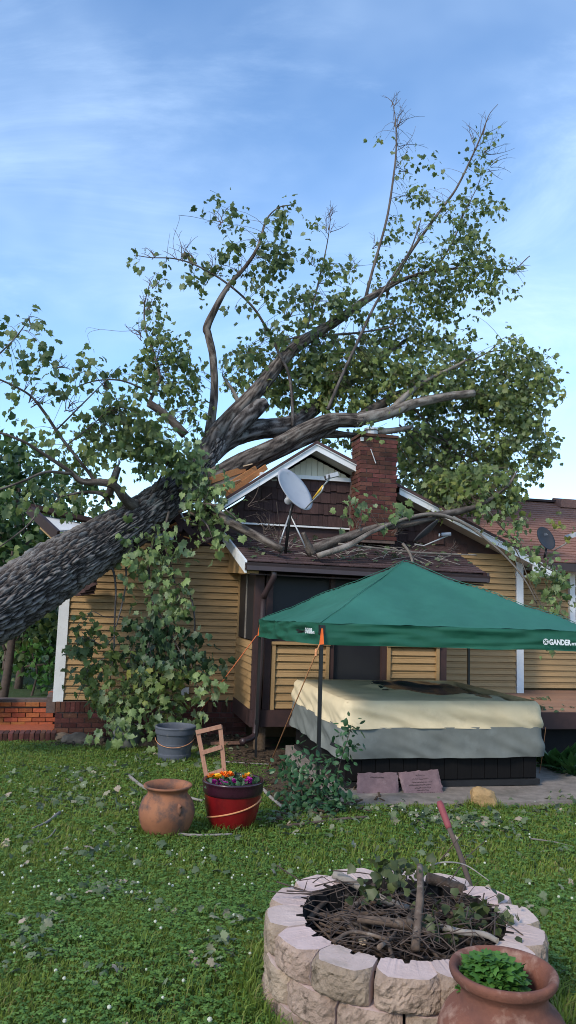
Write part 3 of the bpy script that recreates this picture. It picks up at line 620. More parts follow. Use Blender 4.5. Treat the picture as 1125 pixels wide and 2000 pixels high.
# box end of the porch eave in siding
MB().prism([(0, 0)]*3, 0, 0) if False else None
MB().hexa([(RU0+.02, EV+.02, ET-.17), (PU0-.02, EV+.02, ET-.17), (PU0-.02, -.02, ET-.10), (RU0+.02, -.02, ET-.10), (RU0+.02, EV+.02, ET-.05), (PU0-.02, EV+.02, ET-.05), (PU0-.02, -.02, PT-.06), (RU0+.02, -.02, PT-.06)]).obj('eave_box', M['siding'], H)
g = MB(); g.prism([(EV-.02, 0), (EV-.13, .015), (EV-.15, .10), (EV-.13, .10), (EV-.115, .03), (EV-.03, .02), (EV-.03, .11), (EV-.02, .11)], 0, 1)
gv = [(RU0-.03+(RU1-RU0+.06)*y, x, ET-.125+z-.045*y) for x, y, z in g.v]; g2 = MB(); g2.add(gv, g.f); g2.obj('gutter', M['brown_metal'], H)
MB().hexa([(RU0-.02, EV-.145, ET-.12), (RU1, EV-.145, ET-.16), (RU1, EV-.02, ET-.16), (RU0-.02, EV-.02, ET-.12), (RU0-.02, EV-.14, ET-.03), (RU1, EV-.14, ET-.075), (RU1, EV-.02, ET-.075), (RU0-.02, EV-.02, ET-.03)]).obj('fascia', M['brown_metal'], H)
MB().box((RU1-.02, EV-.14, ET-.17), (RU1+.02, EV+.05, ET-.02)).obj('gutter_end', M['brown_metal'], H)
slab([(RU0+.05, EV, ET-.16), (RU1, EV, ET-.19), (RU1, PV+.02, ET-.17), (RU0+.05, PV+.02, ET-.14)], .02, 'soffit', M['brown_paint'])
# downspout
def hpx(px, py, v): return hp(px, py, v)
ds = [hpx(534, 1114, -1.86), hpx(534, 1128, -1.86), hpx(518, 1160, -1.70), hpx(514, 1180, -1.62), hpx(508, 1300, -1.62), hpx(500, 1420, -1.62), hpx(493, 1440, -1.68), hpx(472, 1449, -1.85)]
dm = MB(); dpt = smooth_curve(ds, 5); dm.tube(dpt, .045, 8); dm.obj('downspout', M['brown_metal'], H, smooth=True)
# ---- deck on the right
dk = thing('deck', 'low brown wooden deck between the porch and the back of the hot tub', 'deck', tuple(HO), TH)
y_ = -2.25; k = 0
while y_ < .3:
    MB().box((5.9, y_, .10), (12.5, y_+.135, .135), jit=.002).obj('deck_board', M['deck'], dk); y_ += .141
MB().box((5.9, -2.31, -.10), (12.5, -2.26, .128)).obj('fascia', M['brown_paint'], dk)
MB().box((5.9, -2.2, -.02), (12.5, .3, .08)).obj('deck_frame', M['brown_paint'], dk)
for x_ in (6.1, 7.9, 9.7, 11.5): MB().box((x_, -2.25, -.9), (x_+.1, -2.15, -.02)).obj('deck_post', M['brown_paint'], dk)
MB().box((5.9, -2.1, -.85), (12.5, -2.05, -.02)).obj('skirt', M['dark'], dk)  # near-black sheet filling the opening below the deck boards
# ---- brick terrace at the left corner
bt = thing('brick_terrace', 'low orange brick terrace wall with steps beside the left house corner', 'terrace', tuple(HO), TH)
for me_lst in (): pass
OB = [m_.copy() for m_ in BM_]; OBH = [m_.copy() for m_ in BHALF]
for m_ in OB+OBH: m_.materials.clear(); m_.materials.append(M['brick_orange'])
def owall(parent, u0, u1, w0, rows, v):
    for r_ in range(rows):
        x = u0-(BL/2 if r_ % 2 else 0)
        while x < u1-.03:
            xx = max(x, u0); l_ = min(x+BL, u1)-xx
            me_ = random.choice(OB) if l_ > .15 else random.choice(OBH)
            if l_ > .04: link('brick', me_, None, parent, loc=(xx, v+random.uniform(-.004, .004), w0+r_*(BH+JT)))
            x += BL+JT
wl = MB(); wl.box((-3.2, 1.06, -.8), (-.03, 1.3, -.24)); wl.box((-.95, 1.06, -.24), (-.03, 1.3, -.135)); wl.box((-.16, .3, -.24), (-.03, 1.3, .0)); wl = wl.obj('step_wall', M['mortar'], bt)
owall(wl, -3.2, -.04, -.62, 5, 1.0); owall(wl, -.95, -.04, -.24, 1, 1.0); owall(wl, -.18, -.03, -.2, 3, .9)
tp = MB(); tp.box((-3.4, -.2, -.75), (-.04, 1.05, -.52)); tp = tp.obj('terrace_floor', M['brick_orange'], bt)
fw = MB(); fw.box((-3.6, -.42, -.95), (.0, -.2, -.45)); fw = fw.obj('front_wall', M['mortar'], bt)
x = -3.5
while x < -.02:
    link('brick', random.choice(BROW), None, fw, loc=(x, -.46+random.uniform(-.004, .004), -.54), scl=(1, 3.2, .62)); x += .0725
for r_ in range(4):
    x = -3.5-(BL/2 if r_ % 2 else 0)
    while x < .0:
        link('brick', random.choice(BM_), None, fw, loc=(x, -.475, -.615-r_*.072)); x += .215

# ================================================================== fallen maple
TB = at(-90, 1232, 9.6); TB[2] = gz(TB[0], TB[1])
T = thing('fallen_tree', 'big uprooted maple lying across the crushed roof, thick furrowed trunk rising from the left', 'tree', tuple(TB))
def toff(p): return np.array(p)-TB
def px2m(px, p): return px/FPX*float((np.array(p)-EYE)@_f)
BRANCH_PTS = []       # (point, radius) samples twigs can spring from
def limb(ctrl, thick, mat, name='limb', ridge=.0, sub=6, around=None, keep=True, seed=0, end=None, k_long=3.0, k_round=14., parent=None):
    """ctrl: (px,py,depth) along the limb; thick: widths in picture units at that distance"""
    P3 = [at(*c) for c in ctrl]; R = [px2m(t_*(.70 if t_ < 14 else .88), p)/2 for t_, p in zip(thick, P3)]
    C4 = smooth_curve([np.append(p, r_) for p, r_ in zip(P3, R)], sub)
    pts, rad = C4[:, :3], np.maximum(C4[:, 3], .002)
    if keep:
        for p, r_ in zip(pts, rad): BRANCH_PTS.append((p, r_))
    n = around or int(min(40, max(5, rad.max()*160)))
    s_ = np.concatenate([[0], np.cumsum(np.linalg.norm(np.diff(pts, axis=0), axis=1))])
    V = []; A = []; ref = np.array([0, 0, 1.])
    m = len(pts)
    for i in range(m):
        t = pts[min(i+1, m-1)]-pts[max(i-1, 0)]; t /= np.linalg.norm(t)
        a = np.cross(t, ref); a /= np.linalg.norm(a)+1e-9; b = np.cross(a, t); ref = b
        for k in range(n):
            th = 2*pi*k/n; ct, st = cos(th), sin(th); r_ = rad[i]
            h = .5
            if ridge:
                kk = r_*k_round
                w_ = noise.noise(Vector((ct*kk*.5+seed, st*kk*.5, s_[i]*1.3)))*.6
                n1 = noise.noise(Vector((ct*kk+w_+seed*3, st*kk+w_, s_[i]*k_long)))
                n2 = noise.noise(Vector((ct*kk*2.3+seed, st*kk*2.3+5, s_[i]*k_long*2.2)))
                h = min(1, abs(n1)*2.2)*.75+abs(n2)*.5
                big = noise.noise(Vector((ct*1.2+seed, st*1.2, s_[i]*1.1)))
                r_ = r_*(1+.07*big)+ridge*(h-.5)
            else:
                r_ *= 1+.08*noise.noise(Vector((ct+seed, st, s_[i]*4)))
                h = .5+.5*noise.noise(Vector((ct*2+seed, st*2, s_[i]*6)))
            V.append(pts[i]+r_*(ct*a+st*b)-TB); A.append(h)
    Fq = [(i*n+k, i*n+(k+1) % n, (i+1)*n+(k+1) % n, (i+1)*n+k) for i in range(m-1) for k in range(n)]
    Fq += [tuple((m-1)*n+k for k in range(n)), tuple(range(n-1, -1, -1))]
    me = bpy.data.meshes.new(name); me.from_pydata([tuple(v) for v in V], [], Fq); me.update()
    at_ = me.attributes.new('bark', 'FLOAT', 'POINT'); at_.data.foreach_set('value', np.array(A, dtype=np.float32))
    o = link(name, me, M[mat], parent or T, smooth=True)
    if end:
        me.materials.append(M[end]); me.polygons[len(Fq)-2].material_index = 1; me.polygons[len(Fq)-2].use_smooth = False
    return o
limb([(-170,1275,9.2),(-90,1230,9.6),(0,1182,10),(110,1114,10.6),(210,1054,11.1),(290,1000,11.6),(345,955,12.0),(395,905,12.4),(425,862,12.7)],
     [158,150,142,128,108,90,72,52,38], 'bark', 'trunk', ridge=.062, sub=44, around=250, seed=2, k_long=5.5, k_round=36)
limb([(385,905,12.3),(430,838,12.8),(500,765,13.3),(560,695,13.9),(600,662,14.3),(660,625,14.9),(720,583,15.4),(790,545,16),(860,528,16.5),(940,522,17),(1000,526,17.3),(1035,500,17.5)],
     [50,38,33,28,24,20,16,11,8,5,3,2], 'bark_limb', ridge=.014, sub=14, around=36, seed=5, k_round=30)
limb([(370,930,12.3),(430,868,12.9),(490,841,13.3),(560,832,13.8),(600,808,14.2),(650,770,14.7),(690,740,15.2),(740,700,15.8),(800,660,16.5)],
     [56,48,45,42,33,26,19,13,8], 'bark', ridge=.018, sub=14, around=40, seed=9, k_round=28)
limb([(340,978,11.9),(400,945,12.2),(470,905,12.5),(540,872,12.8),(600,840,13),(650,822,13.2),(705,821,13.4)], [58,48,42,39,37,34,31], 'bark_limb', ridge=.014, sub=16, around=40, seed=13, k_round=30)
limb([(690,822,13.35),(760,806,13.6),(810,788,13.8),(870,775,14),(925,768,14.2)], [32,26,22,19,16], 'bark_pale', sub=8, around=20, seed=17, end='wood_pale', ridge=.004)
limb([(410,957,12.3),(500,905,12.7),(580,867,13),(640,840,13.3),(668,818,13.5)], [32,28,25,21,14], 'bark', ridge=.01, sub=10, around=26, seed=21, k_round=30)
limb([(430,925,12.6),(520,885,13.0),(610,850,13.4),(700,850,13.7)], [26,24,22,12], 'bark', ridge=.01, sub=10, around=24, seed=23, k_round=30)
limb([(758,810,13.7),(790,775,13.8),(830,745,14),(880,720,14.2),(912,703,14.3)], [17,14,11,9,7], 'bark_pale', seed=3, end='wood_pale')
limb([(705,815,13.9),(745,790,14.3),(785,768,14.7),(830,757,15),(880,760,15.3),(935,792,15.6),(970,835,15.8)], [26,22,18,15,11,7,4], 'bark_limb', seed=4)
limb([(690,865,13.3),(715,845,13.5),(760,842,13.7),(804,834,13.9)], [10,14,14,11], 'bark_pale', seed=6, end='wood_pale')
limb([(425,868,12.8),(465,828,13.0),(500,798,13.2),(520,786,13.25)], [36,44,38,22], 'bark', 'broken_stub', ridge=.012, sub=10, around=30, seed=8)
limb([(472,805,13.2),(458,768,13.2),(444,748,13.2),(434,733,13.2)], [14,10,9,3], 'bark_pale', 'broken_stub', seed=10)
limb([(408,850,12.8),(418,775,12.9),(416,700,13),(407,655,13),(404,640,13),(418,608,13.05),(445,560,13.1),(480,520,13.2),(505,480,13.3),(520,430,13.4),(545,405,13.5),(575,400,13.6)],
     [22,18,17,17,18,15,13,11,9,5,3,2], 'bark_limb', seed=12, ridge=.006, around=18, sub=8)
limb([(572,832,13.6),(570,770,13.6),(562,725,13.6),(545,690,13.6),(520,640,13.5),(490,595,13.4),(440,551,13.2),(385,519,13.1),(340,505,13),(295,503,12.9),(262,498,12.9)],
     [10,9,9,9,8,7,6,5,4,3,2], 'bark', seed=14)
limb([(640,800,13.5),(665,740,13.6),(695,675,13.8),(730,600,14),(760,550,14.2),(800,490,14.5),(822,430,14.8)], [11,10,9,8,6,5,3], 'bark', seed=15)
limb([(712,590,15.4),(730,520,15.6),(755,430,16),(768,350,16.3),(774,290,16.5),(772,230,16.7),(765,195,16.8)], [10,8,7,6,5,3,2], 'bark_limb', seed=16)
limb([(755,570,15.9),(800,495,16.2),(850,425,16.6),(890,370,16.9),(920,310,17.2),(940,265,17.4),(955,225,17.5),(972,204,17.6)], [10,9,7,6,5,4,2,1.5], 'bark_limb', seed=18)
limb([(850,530,16.4),(885,470,16.6),(905,420,16.8),(930,370,17)], [7,5,4,2], 'bark_limb', seed=19)
limb([(575,660,14.2),(640,655,14.6),(700,650,15),(760,640,15.3)], [9,8,6,4], 'bark_limb', seed=20)
limb([(600,640,14.2),(625,540,14.6),(640,470,14.9),(648,405,15)], [7,5,3,1.5], 'bark_limb', seed=22)
limb([(362,850,12.0),(325,812,11.9),(290,787,11.8)], [20,18,17], 'bark_limb', seed=24, around=14)
limb([(290,790,11.8),(303,760,11.9),(312,735,12),(300,690,12.2),(285,645,12.4),(282,600,12.6),(292,555,12.7),(300,540,12.7)], [12,10,9,8,6,4,2,1.5], 'bark_limb', seed=25)
limb([(296,770,11.8),(270,755,11.6),(230,742,11.4),(180,745,11.2),(130,765,11)], [7,6,5,4,2], 'bark_limb', seed=26)
# left-hand branches, broken off near the trunk
limb([(262,990,11.2),(245,975,11.0),(225,950,10.8),(200,942,10.7),(160,940,10.6),(135,920,10.5),(90,890,10.3),(45,862,10.1),(-20,838,9.9)], [26,22,18,17,14,12,10,8,6], 'bark_limb', seed=27, around=16)
limb([(186,940,10.7),(165,912,10.6),(120,855,10.4),(90,810,10.2),(62,775,10.1),(30,755,10),(-15,735,9.9)], [12,10,9,9,7,6,5], 'bark', seed=28)
limb([(140,925,10.5),(90,922,10.2),(45,940,9.9),(0,956,9.7),(-30,965,9.6)], [10,8,7,6,6], 'bark_limb', seed=29)
limb([(215,985,11.1),(200,965,11),(160,962,10.9),(120,970,10.8)], [14,12,8,4], 'bark', seed=30)
limb([(212,968,11),(222,938,11),(231,912,11)], [18,17,15], 'bark', 'broken_stub', seed=31, around=14, end='wood_pale')
limb([(0,690,9.9),(25,665,10),(45,640,10),(58,618,10)], [5,4,3,2], 'bark', seed=32)
limb([(110,840,10.4),(160,790,10.6),(205,745,10.8),(235,715,11)], [5,4,3,2], 'bark', seed=33)
limb([(130,870,10.5),(180,830,10.7),(215,795,10.9)], [4,3,2], 'bark', seed=34)
limb([(75,1000,10.6),(50,1030,10.3),(0,1068,10)], [5,5,4], 'bark_limb', seed=35)
# limb slid down on to the porch roof, pale broken branches round the chimney
limb([(400,985,11.4),(450,1020,11.15),(510,1052,10.95),(552,1074,10.8)], [22,21,19,16], 'bark_limb', seed=36, ridge=.006, around=20)
limb([(600,1078,10.9),(640,1062,11),(690,1045,11.15),(740,1030,11.3),(790,1025,11.5),(850,1012,11.7)], [23,22,20,18,15,11], 'bark_limb', seed=37, around=20)
limb([(592,1040,10.8),(600,1060,10.85),(612,1082,10.9)], [11,14,17], 'bark_limb', seed=38)
limb([(620,1086,10.85),(680,1066,10.95),(725,1040,11.1),(780,1017,11.4),(845,1004,11.6),(905,1022,11.75),(955,1058,11.8),(995,1095,11.85),(1030,1140,11.9),(1048,1178,11.95)], [14,14,12,10,11,9,7,6,4,3], 'bark_pale', seed=39)
limb([(660,1062,11),(730,1070,11.1),(800,1078,11.3),(870,1082,11.5),(930,1084,11.6)], [6,6,6,5,4], 'bark_pale', seed=40)
limb([(787,1062,11.1),(800,1080,11),(806,1098,10.9)], [10,9,8], 'bark_pale', seed=41)
limb([(840,1008,11.7),(890,1000,12),(940,985,12.3),(990,950,12.6),(1010,920,12.8)], [16,16,12,9,4], 'bark_limb', seed=42)
limb([(955,1000,12.3),(990,1040,12.2),(1040,1090,12.1),(1090,1120,12),(1125,1120,11.9)], [6,5,4,3,2], 'bark_limb', seed=43)
limb([(1000,1060,12.1),(1020,1100,12),(1040,1150,11.95),(1065,1200,11.9),(1070,1265,11.9)], [4,3,3,2,1.5], 'bark_limb', seed=44)
# drooping right-hand crown
for i_, (c_, t_) in enumerate([
    ([(800,755,14.8),(860,735,15.1),(930,725,15.4),(1000,740,15.6),(1050,785,15.7)], [9,7,5,4,2]),
    ([(850,740,15),(920,705,15.3),(970,685,15.5),(1030,700,15.6),(1085,745,15.7)], [6,5,4,3,2]),
    ([(900,712,15.2),(950,690,15.4),(985,660,15.5),(1015,670,15.6)], [4,3,2,2]),
    ([(880,762,15.3),(930,800,15.5),(985,850,15.6),(1030,905,15.6)], [7,6,4,2]),
    ([(860,775,15.1),(910,820,15.3),(950,880,15.4),(985,935,15.4)], [6,5,3,2]),
    ([(800,790,14.6),(850,840,14.8),(900,890,14.9),(950,930,15)], [7,5,4,2]),
    ([(780,830,14),(830,880,14.3),(880,930,14.5)], [6,4,2]),
    ([(800,840,14.2),(860,860,14.6),(930,900,15)], [5,4,2]),
    ([(940,800,15.4),(1000,830,15.6),(1055,880,15.7)], [4,3,2]),
    ([(1000,740,15.6),(1060,800,15.7),(1065,870,15.7)], [3,2,2])]):
    limb(c_, t_, 'bark_limb', seed=50+i_)
# branches hanging over the left wall
for i_, (c_, t_) in enumerate([
    ([(205,1105,11.0),(220,1112,10.95),(226,1150,10.9),(224,1210,10.9),(222,1270,10.9),(215,1330,10.9)], [7,7,6,5,4,2]),
    ([(246,1100,11.1),(246,1140,11.0),(236,1190,10.95),(226,1225,10.9)], [6,5,5,3]),
    ([(356,1133,11.3),(372,1165,11.2),(380,1210,11.1),(378,1270,11.1),(370,1330,11)], [6,6,5,4,2]),
    ([(300,1050,11.2),(290,1120,11.1),(300,1190,11),(290,1260,10.95),(270,1340,10.9),(255,1400,10.9)], [10,8,7,6,4,2]),
    ([(300,1180,11),(335,1240,11),(365,1300,11),(392,1350,10.95)], [6,5,4,2]),
    ([(226,1240,10.9),(205,1260,10.85),(180,1250,10.8),(160,1235,10.8)], [3,3,2,2]),
    ([(224,1280,10.9),(195,1290,10.85),(172,1310,10.8),(150,1370,10.8)], [3,3,2,1.5]),
    ([(226,1205,10.9),(205,1205,10.85),(180,1195,10.8),(165,1215,10.8)], [3,2,2,1.5]),
    ([(290,1260,10.95),(310,1320,10.9),(330,1390,10.85)], [5,4,2]),
    ([(350,1000,11.5),(390,985,11.2),(430,990,11),(465,1015,10.9)], [10,8,6,3]),
    ([(370,1000,11.4),(400,1020,11.1),(415,1050,11)], [8,6,3]),
    ([(330,1000,11.4),(320,1050,11.1),(335,1110,11),(350,1180,10.95)], [9,7,6,3]),
    ([(300,960,11.4),(330,900,11.3),(350,870,11.3)], [7,5,3])]):
    limb(c_, t_, 'bark' if i_ < 9 else 'bark_limb', seed=70+i_)

# ---- leaves and twigs
HALF = [(.16, -.07), (.38, -.10), (.38, .06), (.58, .22), (.46, .34), (.50, .56), (.30, .56), (.21, .74), (.10, .72)]
OUT = np.array([(0, .06)]+HALF+[(0, 1.0)]+[(-x_, y_) for x_, y_ in HALF[::-1]])
def leaf_template(pts, fold=.25, droop=.25):
    c_ = np.array([[0, .38]]); q = np.vstack([c_, pts]); z = -np.abs(q[:, 0])*fold - (q[:, 1]**2)*droop+.06*np.sin(q[:, 0]*11+q[:, 1]*7)
    V_ = np.column_stack([q[:, 0], q[:, 1], z]); n_ = len(pts)
    F_ = np.array([(0, 1+i, 1+(i+1) % n_) for i in range(n_)]); return V_, F_
LT_MAPLE = leaf_template(OUT)
LT_SMALL = leaf_template(np.array([(0, 0), (.40, .02), (.5, .42), (.28, .6), (0, 1.), (-.28, .6), (-.5, .42), (-.40, .02)]), .25, .3)
LT_OVAL = leaf_template(np.array([(0, 0), (.22, .2), (.3, .5), (.18, .8), (0, 1.), (-.18, .8), (-.3, .5), (-.22, .2)]), .3, .25)
LT_LONG = leaf_template(np.array([(0, 0), (.10, .25), (.11, .55), (0, 1.), (-.11, .55), (-.10, .25)]), .3, .5)
def build_leaves(name, pos, tip, nrm, size, tpl, mat, parent, off, var, kind='stuff', **kw):
    V_, F_ = tpl; pos, tip, nrm, size = map(np.asarray, (pos, tip, nrm, size))
    tip = tip/(np.linalg.norm(tip, axis=1, keepdims=True)+1e-9)
    x_ = np.cross(tip, nrm); x_ /= np.linalg.norm(x_, axis=1, keepdims=True)+1e-9; z_ = np.cross(x_, tip)
    W_ = pos[:, None, :]+size[:, None, None]*(V_[None, :, 0:1]*x_[:, None, :]+V_[None, :, 1:2]*tip[:, None, :]+V_[None, :, 2:3]*z_[:, None, :])-np.asarray(off)[None, None, :]
    n_ = len(V_); Ff = (F_[None, :, :]+(np.arange(len(pos))*n_)[:, None, None]).reshape(-1, 3)
    me = np_mesh(name, W_.reshape(-1, 3), Ff, 3)
    a_ = me.attributes.new('var', 'FLOAT', 'POINT'); a_.data.foreach_set('value', np.repeat(np.asarray(var, dtype=np.float32), n_))
    return link(name, me, mat, parent, kind=kind, **kw)
def rvec(n): v = RNG.normal(size=(n, 3)); return v/np.linalg.norm(v, axis=1, keepdims=True)
BP = np.array([p for p, r_ in BRANCH_PTS]); BR = np.array([r_ for p, r_ in BRANCH_PTS])
TW_V = []; TW_F = []
def twig(p, q, r0, r1, sagk=.12, n=3, seg=4):
    """thin curved shoot from p to q"""
    p, q = np.array(p), np.array(q); d = q-p; L_ = np.linalg.norm(d)
    mid = (p+q)/2+RNG.normal(size=3)*L_*.10+np.array([0, 0, sagk*L_])
    base = len(TW_V); t_ = d/(L_+1e-9); a = np.cross(t_, [0, 0, 1.]); a /= np.linalg.norm(a)+1e-9; b = np.cross(a, t_)
    for i in range(seg+1):
        s = i/seg; c_ = (1-s)**2*p+2*s*(1-s)*mid+s*s*q; r_ = r0+(r1-r0)*s
        for k in range(n):
            th = 2*pi*k/n; TW_V.append(c_+r_*(cos(th)*a+sin(th)*b)-TB)
    for i in range(seg):
        for k in range(n): TW_F.append((base+i*n+k, base+i*n+(k+1) % n, base+(i+1)*n+(k+1) % n, base+(i+1)*n+k))
LV = {'leaf': [], 'leaf_near': [], 'leaf_wilt': []}
LSCALE = 1.0
def foliage(cx_, cy_, rx, ry, depth, mat='leaf', size=.12, dens=1.0, dj=.45, per=8, var=(.2, .8), hang=.6, reach=.9):
    area = pi*max(rx, 5)*max(ry, 5); step = px2m(1, at(cx_, cy_, depth))
    n = max(1, int(round(dens*area*step*step/(.026)*(.12/size)**1.2)))
    for _ in range(n):
        a = random.uniform(0, 2*pi); q = sqrt(random.random())
        c_ = at(cx_+rx*q*cos(a), cy_+ry*q*sin(a), depth+random.gauss(0, dj*.6))
        d = np.linalg.norm(BP-c_, axis=1)+BR*3; j = int(np.argmin(d))
        k = max(2, int(random.gauss(per, 1.5)))
        if d[j] < reach: twig(BP[j], c_, .0055, .002)
        else: twig(c_+np.array([random.uniform(-.3, .3), random.uniform(-.1, .3), random.uniform(-.1, .25)]), c_, .004, .002)
        g_ = c_; hv = random.uniform(*var)
        for i in range(k):
            o_ = RNG.normal(size=3)*size*np.array([.8, .8, .95])
            LV[mat].append((g_+o_, o_*2.5+np.array([0, 0, -hang])+RNG.normal(size=3)*.45, np.array([0, -.25, .75])+RNG.normal(size=3)*.65, size*random.uniform(.45, 1.2), min(1, max(0, hv+random.gauss(0, .13))) if random.random() > .004 else 1.0))
def fol(lst, depth, **k):
    for e in lst:
        cx_, cy_ = e[0], e[1]; rx = e[2] if len(e) > 2 else 10; ry = e[3] if len(e) > 3 else rx
        foliage(cx_, cy_, rx, ry, e[4] if len(e) > 4 else depth, **k)
# far left sprays
fol([(66,622,15),(85,640,13),(83,654,9),(12,637,18),(23,631,10),(27,675,18,14),(24,692,8),(76,684,16,26),(88,706,14),(44,722,24,14),(80,722,18),(6,713,12,22),(32,737,14),(73,742,12),(82,763,20,15),(50,766,14),(112,763,22,16),(97,773,15),(12,772,18),(6,798,15)], 10.0, size=.12, var=(.05, .6), per=6, dens=.8)
fol([(158,704,20,13),(188,709,14),(147,740,18,14),(205,723,20,13),(227,723,12),(182,778,18,13),(243,766,28,14),(258,780,14),(264,745,14),(130,745,12),(160,725,14,10)], 10.8, size=.115, var=(.1, .65), dens=.75)
fol([(205,807,30,16),(226,795,28,24),(243,807,22),(188,840,25,18),(211,854,35,18),(176,883,20,24),(223,872,25,20),(250,868,30,20),(264,840,25),(282,860,25),(305,848,25),(311,878,25),(250,830,25),(290,830,25,18),(91,863,14,20),(53,848,11,14),(117,872,10),(111,822,9),(103,883,10),(126,900,14),(160,860,14),(150,900,14)], 11.0, size=.125, var=(.2, .8), dens=1.3)
fol([(150,975,40,16),(115,985,30,14),(195,985,22,14),(240,935,20,12),(170,950,20,10),(60,950,25,12),(30,975,20,12)], 10.7, size=.13, var=(.3, .8))
# upright left spray
fol([(303,554,10),(306,597,16),(321,630,13),(290,625,9),(296,653,20,14),(332,666,28,15),(316,686,34,20),(355,682,16),(283,709,20,14),(342,709,26,16),(300,740,55,20),(335,762,40,20),(370,720,26,24),(380,770,22,24),(345,800,30,20),(390,820,18,24)], 12.2, size=.10, var=(.15, .65), dens=1.4)
# middle spray on the upright limb
fol([(429,400,14,18),(441,442,15,11),(401,419,8,5),(465,428,6,10),(479,449,9,7),(444,485,15,20),(467,478,20,14),(414,525,20,12),(444,525,15,10),(372,503,10,7),(365,528,12,9),(378,551,12,13),(383,574,14,7),(276,511,13,12),(318,515,8,11),(457,607,9,9),(480,600,8,8),(540,419,13),(553,409,16,8),(576,401,6,5),(536,446,10,7),(553,442,6,7),(523,465,18,14),(533,492,28,20),(513,511,25,18),(546,518,24,16),(503,554,20,16),(530,580,20,13),(556,502,14),(585,584,24,20),(523,640,14,10),(543,660,7,7),(566,627,20,8),(487,686,14,7),(513,699,18,10),(460,692,6,6),(434,706,8,12),(480,545,14,10)], 13.2, size=.12, var=(0, .45), dens=1.3)
# upper middle
fol([(615,440,9,10),(610,495,12,8),(640,534,28,20),(587,583,26,16),(618,619,25,16),(667,583,30,24),(689,525,14),(707,610,25,18),(650,600,24,20),(640,660,30,16),(600,650,24,14)], 14.5, size=.11, var=(.1, .7), dens=1.3)
fol([(764,463,13,12),(782,437,12),(822,441,6,9),(827,388,13),(844,423,8),(880,414,11),(907,392,13),(942,401,14),(973,405,13),(902,432,13),(907,459,17),(938,481,20,16),(898,485,24,16),(862,481,13),(915,517,38,18),(880,521,28,16),(844,517,28,20),(809,521,20,16),(773,521,14),(960,521,28,16),(947,557,28,18),(902,561,38,22),(853,561,42,22),(809,565,28,22),(973,548,12),(1000,525,10,7),(1004,570,8,12),(960,597,14,10),(867,592,38,18),(827,605,38,22),(782,623,34,24),(755,592,20,16),(835,645,38,20),(760,654,38,22),(715,672,34,20),(880,623,13,10),(924,623,4,10),(671,672,28,18),(809,681,42,20),(871,672,28,16),(911,654,14,10),(907,690,20,12),(735,560,16,14),(740,510,14,10)], 16.0, size=.11, var=(.1, .8), dens=1.4)
# two tall tips
fol([(737,269,11,7),(748,275,6),(785,298,5,13),(808,289,8,12),(792,323,4,5),(818,326,6,5),(831,306,8,5),(841,335,5,7),(862,326,10),(790,363,14,17),(797,383,8),(817,356,5),(818,386,9),(834,380,10,12),(865,397,9),(878,414,7),(842,420,9,7),(819,417,9,7),(797,448,8,13),(770,431,5),(782,428,6),(819,445,6,9),(930,267,10),(944,272,7,10),(916,298,4),(947,303,10),(930,315,8),(944,321,12),(961,318,7),(925,332,8),(936,346,9),(953,352,10),(942,369,7),(919,372,4,9),(905,389,10),(927,411,15,10),(902,440,16,12),(919,454,16,12),(976,268,3)], 17.0, size=.115, var=(0, .5), dens=1.3, per=5)
# drooping right-hand crown
fol([(880,700,45,24),(950,735,60,35),(1015,750,48,48),(1050,730,26,40),(1000,690,32,20),(995,665,22,9),(900,772,50,30),(860,825,55,32),(965,800,50,36),(1030,810,36,50),(1060,870,22,40),(1075,760,14,24),(1010,885,44,32),(825,870,36,34),(895,900,50,30),(850,925,50,26),(960,880,36,30),(790,900,16,40),(985,930,20,24),(1040,920,18,14),(860,880,40,20),(940,770,50,20),(810,920,26,30),(870,950,50,20),(930,920,40,24),(800,860,24,30),(840,790,36,20),(1000,830,40,40),(900,860,30,20),(1085,765,8,12)], 15.3, size=.11, var=(.15, .85), dens=1.9, dj=.9)
fol([(960,950,48,30),(900,962,48,24),(985,985,26,18),(930,985,40,16),(1000,950,16,24),(840,950,24,18),(870,985,26,14),(920,930,36,16),(880,940,30,16)], 12.8, size=.12, var=(.35, .9), dens=2.3)
# leaves behind and between the big limbs
fol([(600,705,38,24),(640,742,42,24),(700,725,42,24),(680,772,42,20),(760,712,38,24),(785,752,38,24),(725,765,38,20),(540,770,16,26),(580,792,24,20),(622,692,28,20),(820,742,28,20),(530,722,22,14),(640,790,30,14),(770,790,20,14),(560,740,20,16),(800,720,30,20),(850,720,25,20),(500,690,36,20),(560,670,28,18),(535,750,24,20),(470,740,26,26),(610,740,30,20),(660,700,34,22),(720,690,36,22),(740,740,30,18)], 14.3, size=.12, var=(.3, .95), dens=2.1)
fol([(735,838,10,14),(725,850,9,12)], 11.9, size=.12, var=(.3, .7))
fol([(660,850,30,14),(690,870,14,10),(800,870,14,20),(810,830,20,16)], 14.2, size=.12, var=(.1, .5))
# drape over the broken roof and trunk
fol([(380,930,32,26),(390,968,32,22),(420,990,36,20),(455,1012,24,14),(410,1030,26,20),(430,1050,18,14),(370,900,30,26),(340,880,36,26),(300,880,36,22),(270,905,30,20),(430,955,14,16),(350,915,20,18)], 11.25, mat='leaf_near', size=.125, var=(.2, .95), dens=1.5, dj=.25)
fol([(272,1075,24,15),(332,1052,22,13),(290,1108,36,20),(330,1100,32,20),(342,1150,32,24),(312,1172,32,17),(352,1192,22,14),(250,1140,12,10),(300,1060,26,14),(260,1050,18,10),(382,1060,14,18),(240,1085,10,10)], 11.0, mat='leaf_near', size=.125, var=(.25, .98), dens=1.5, dj=.2)
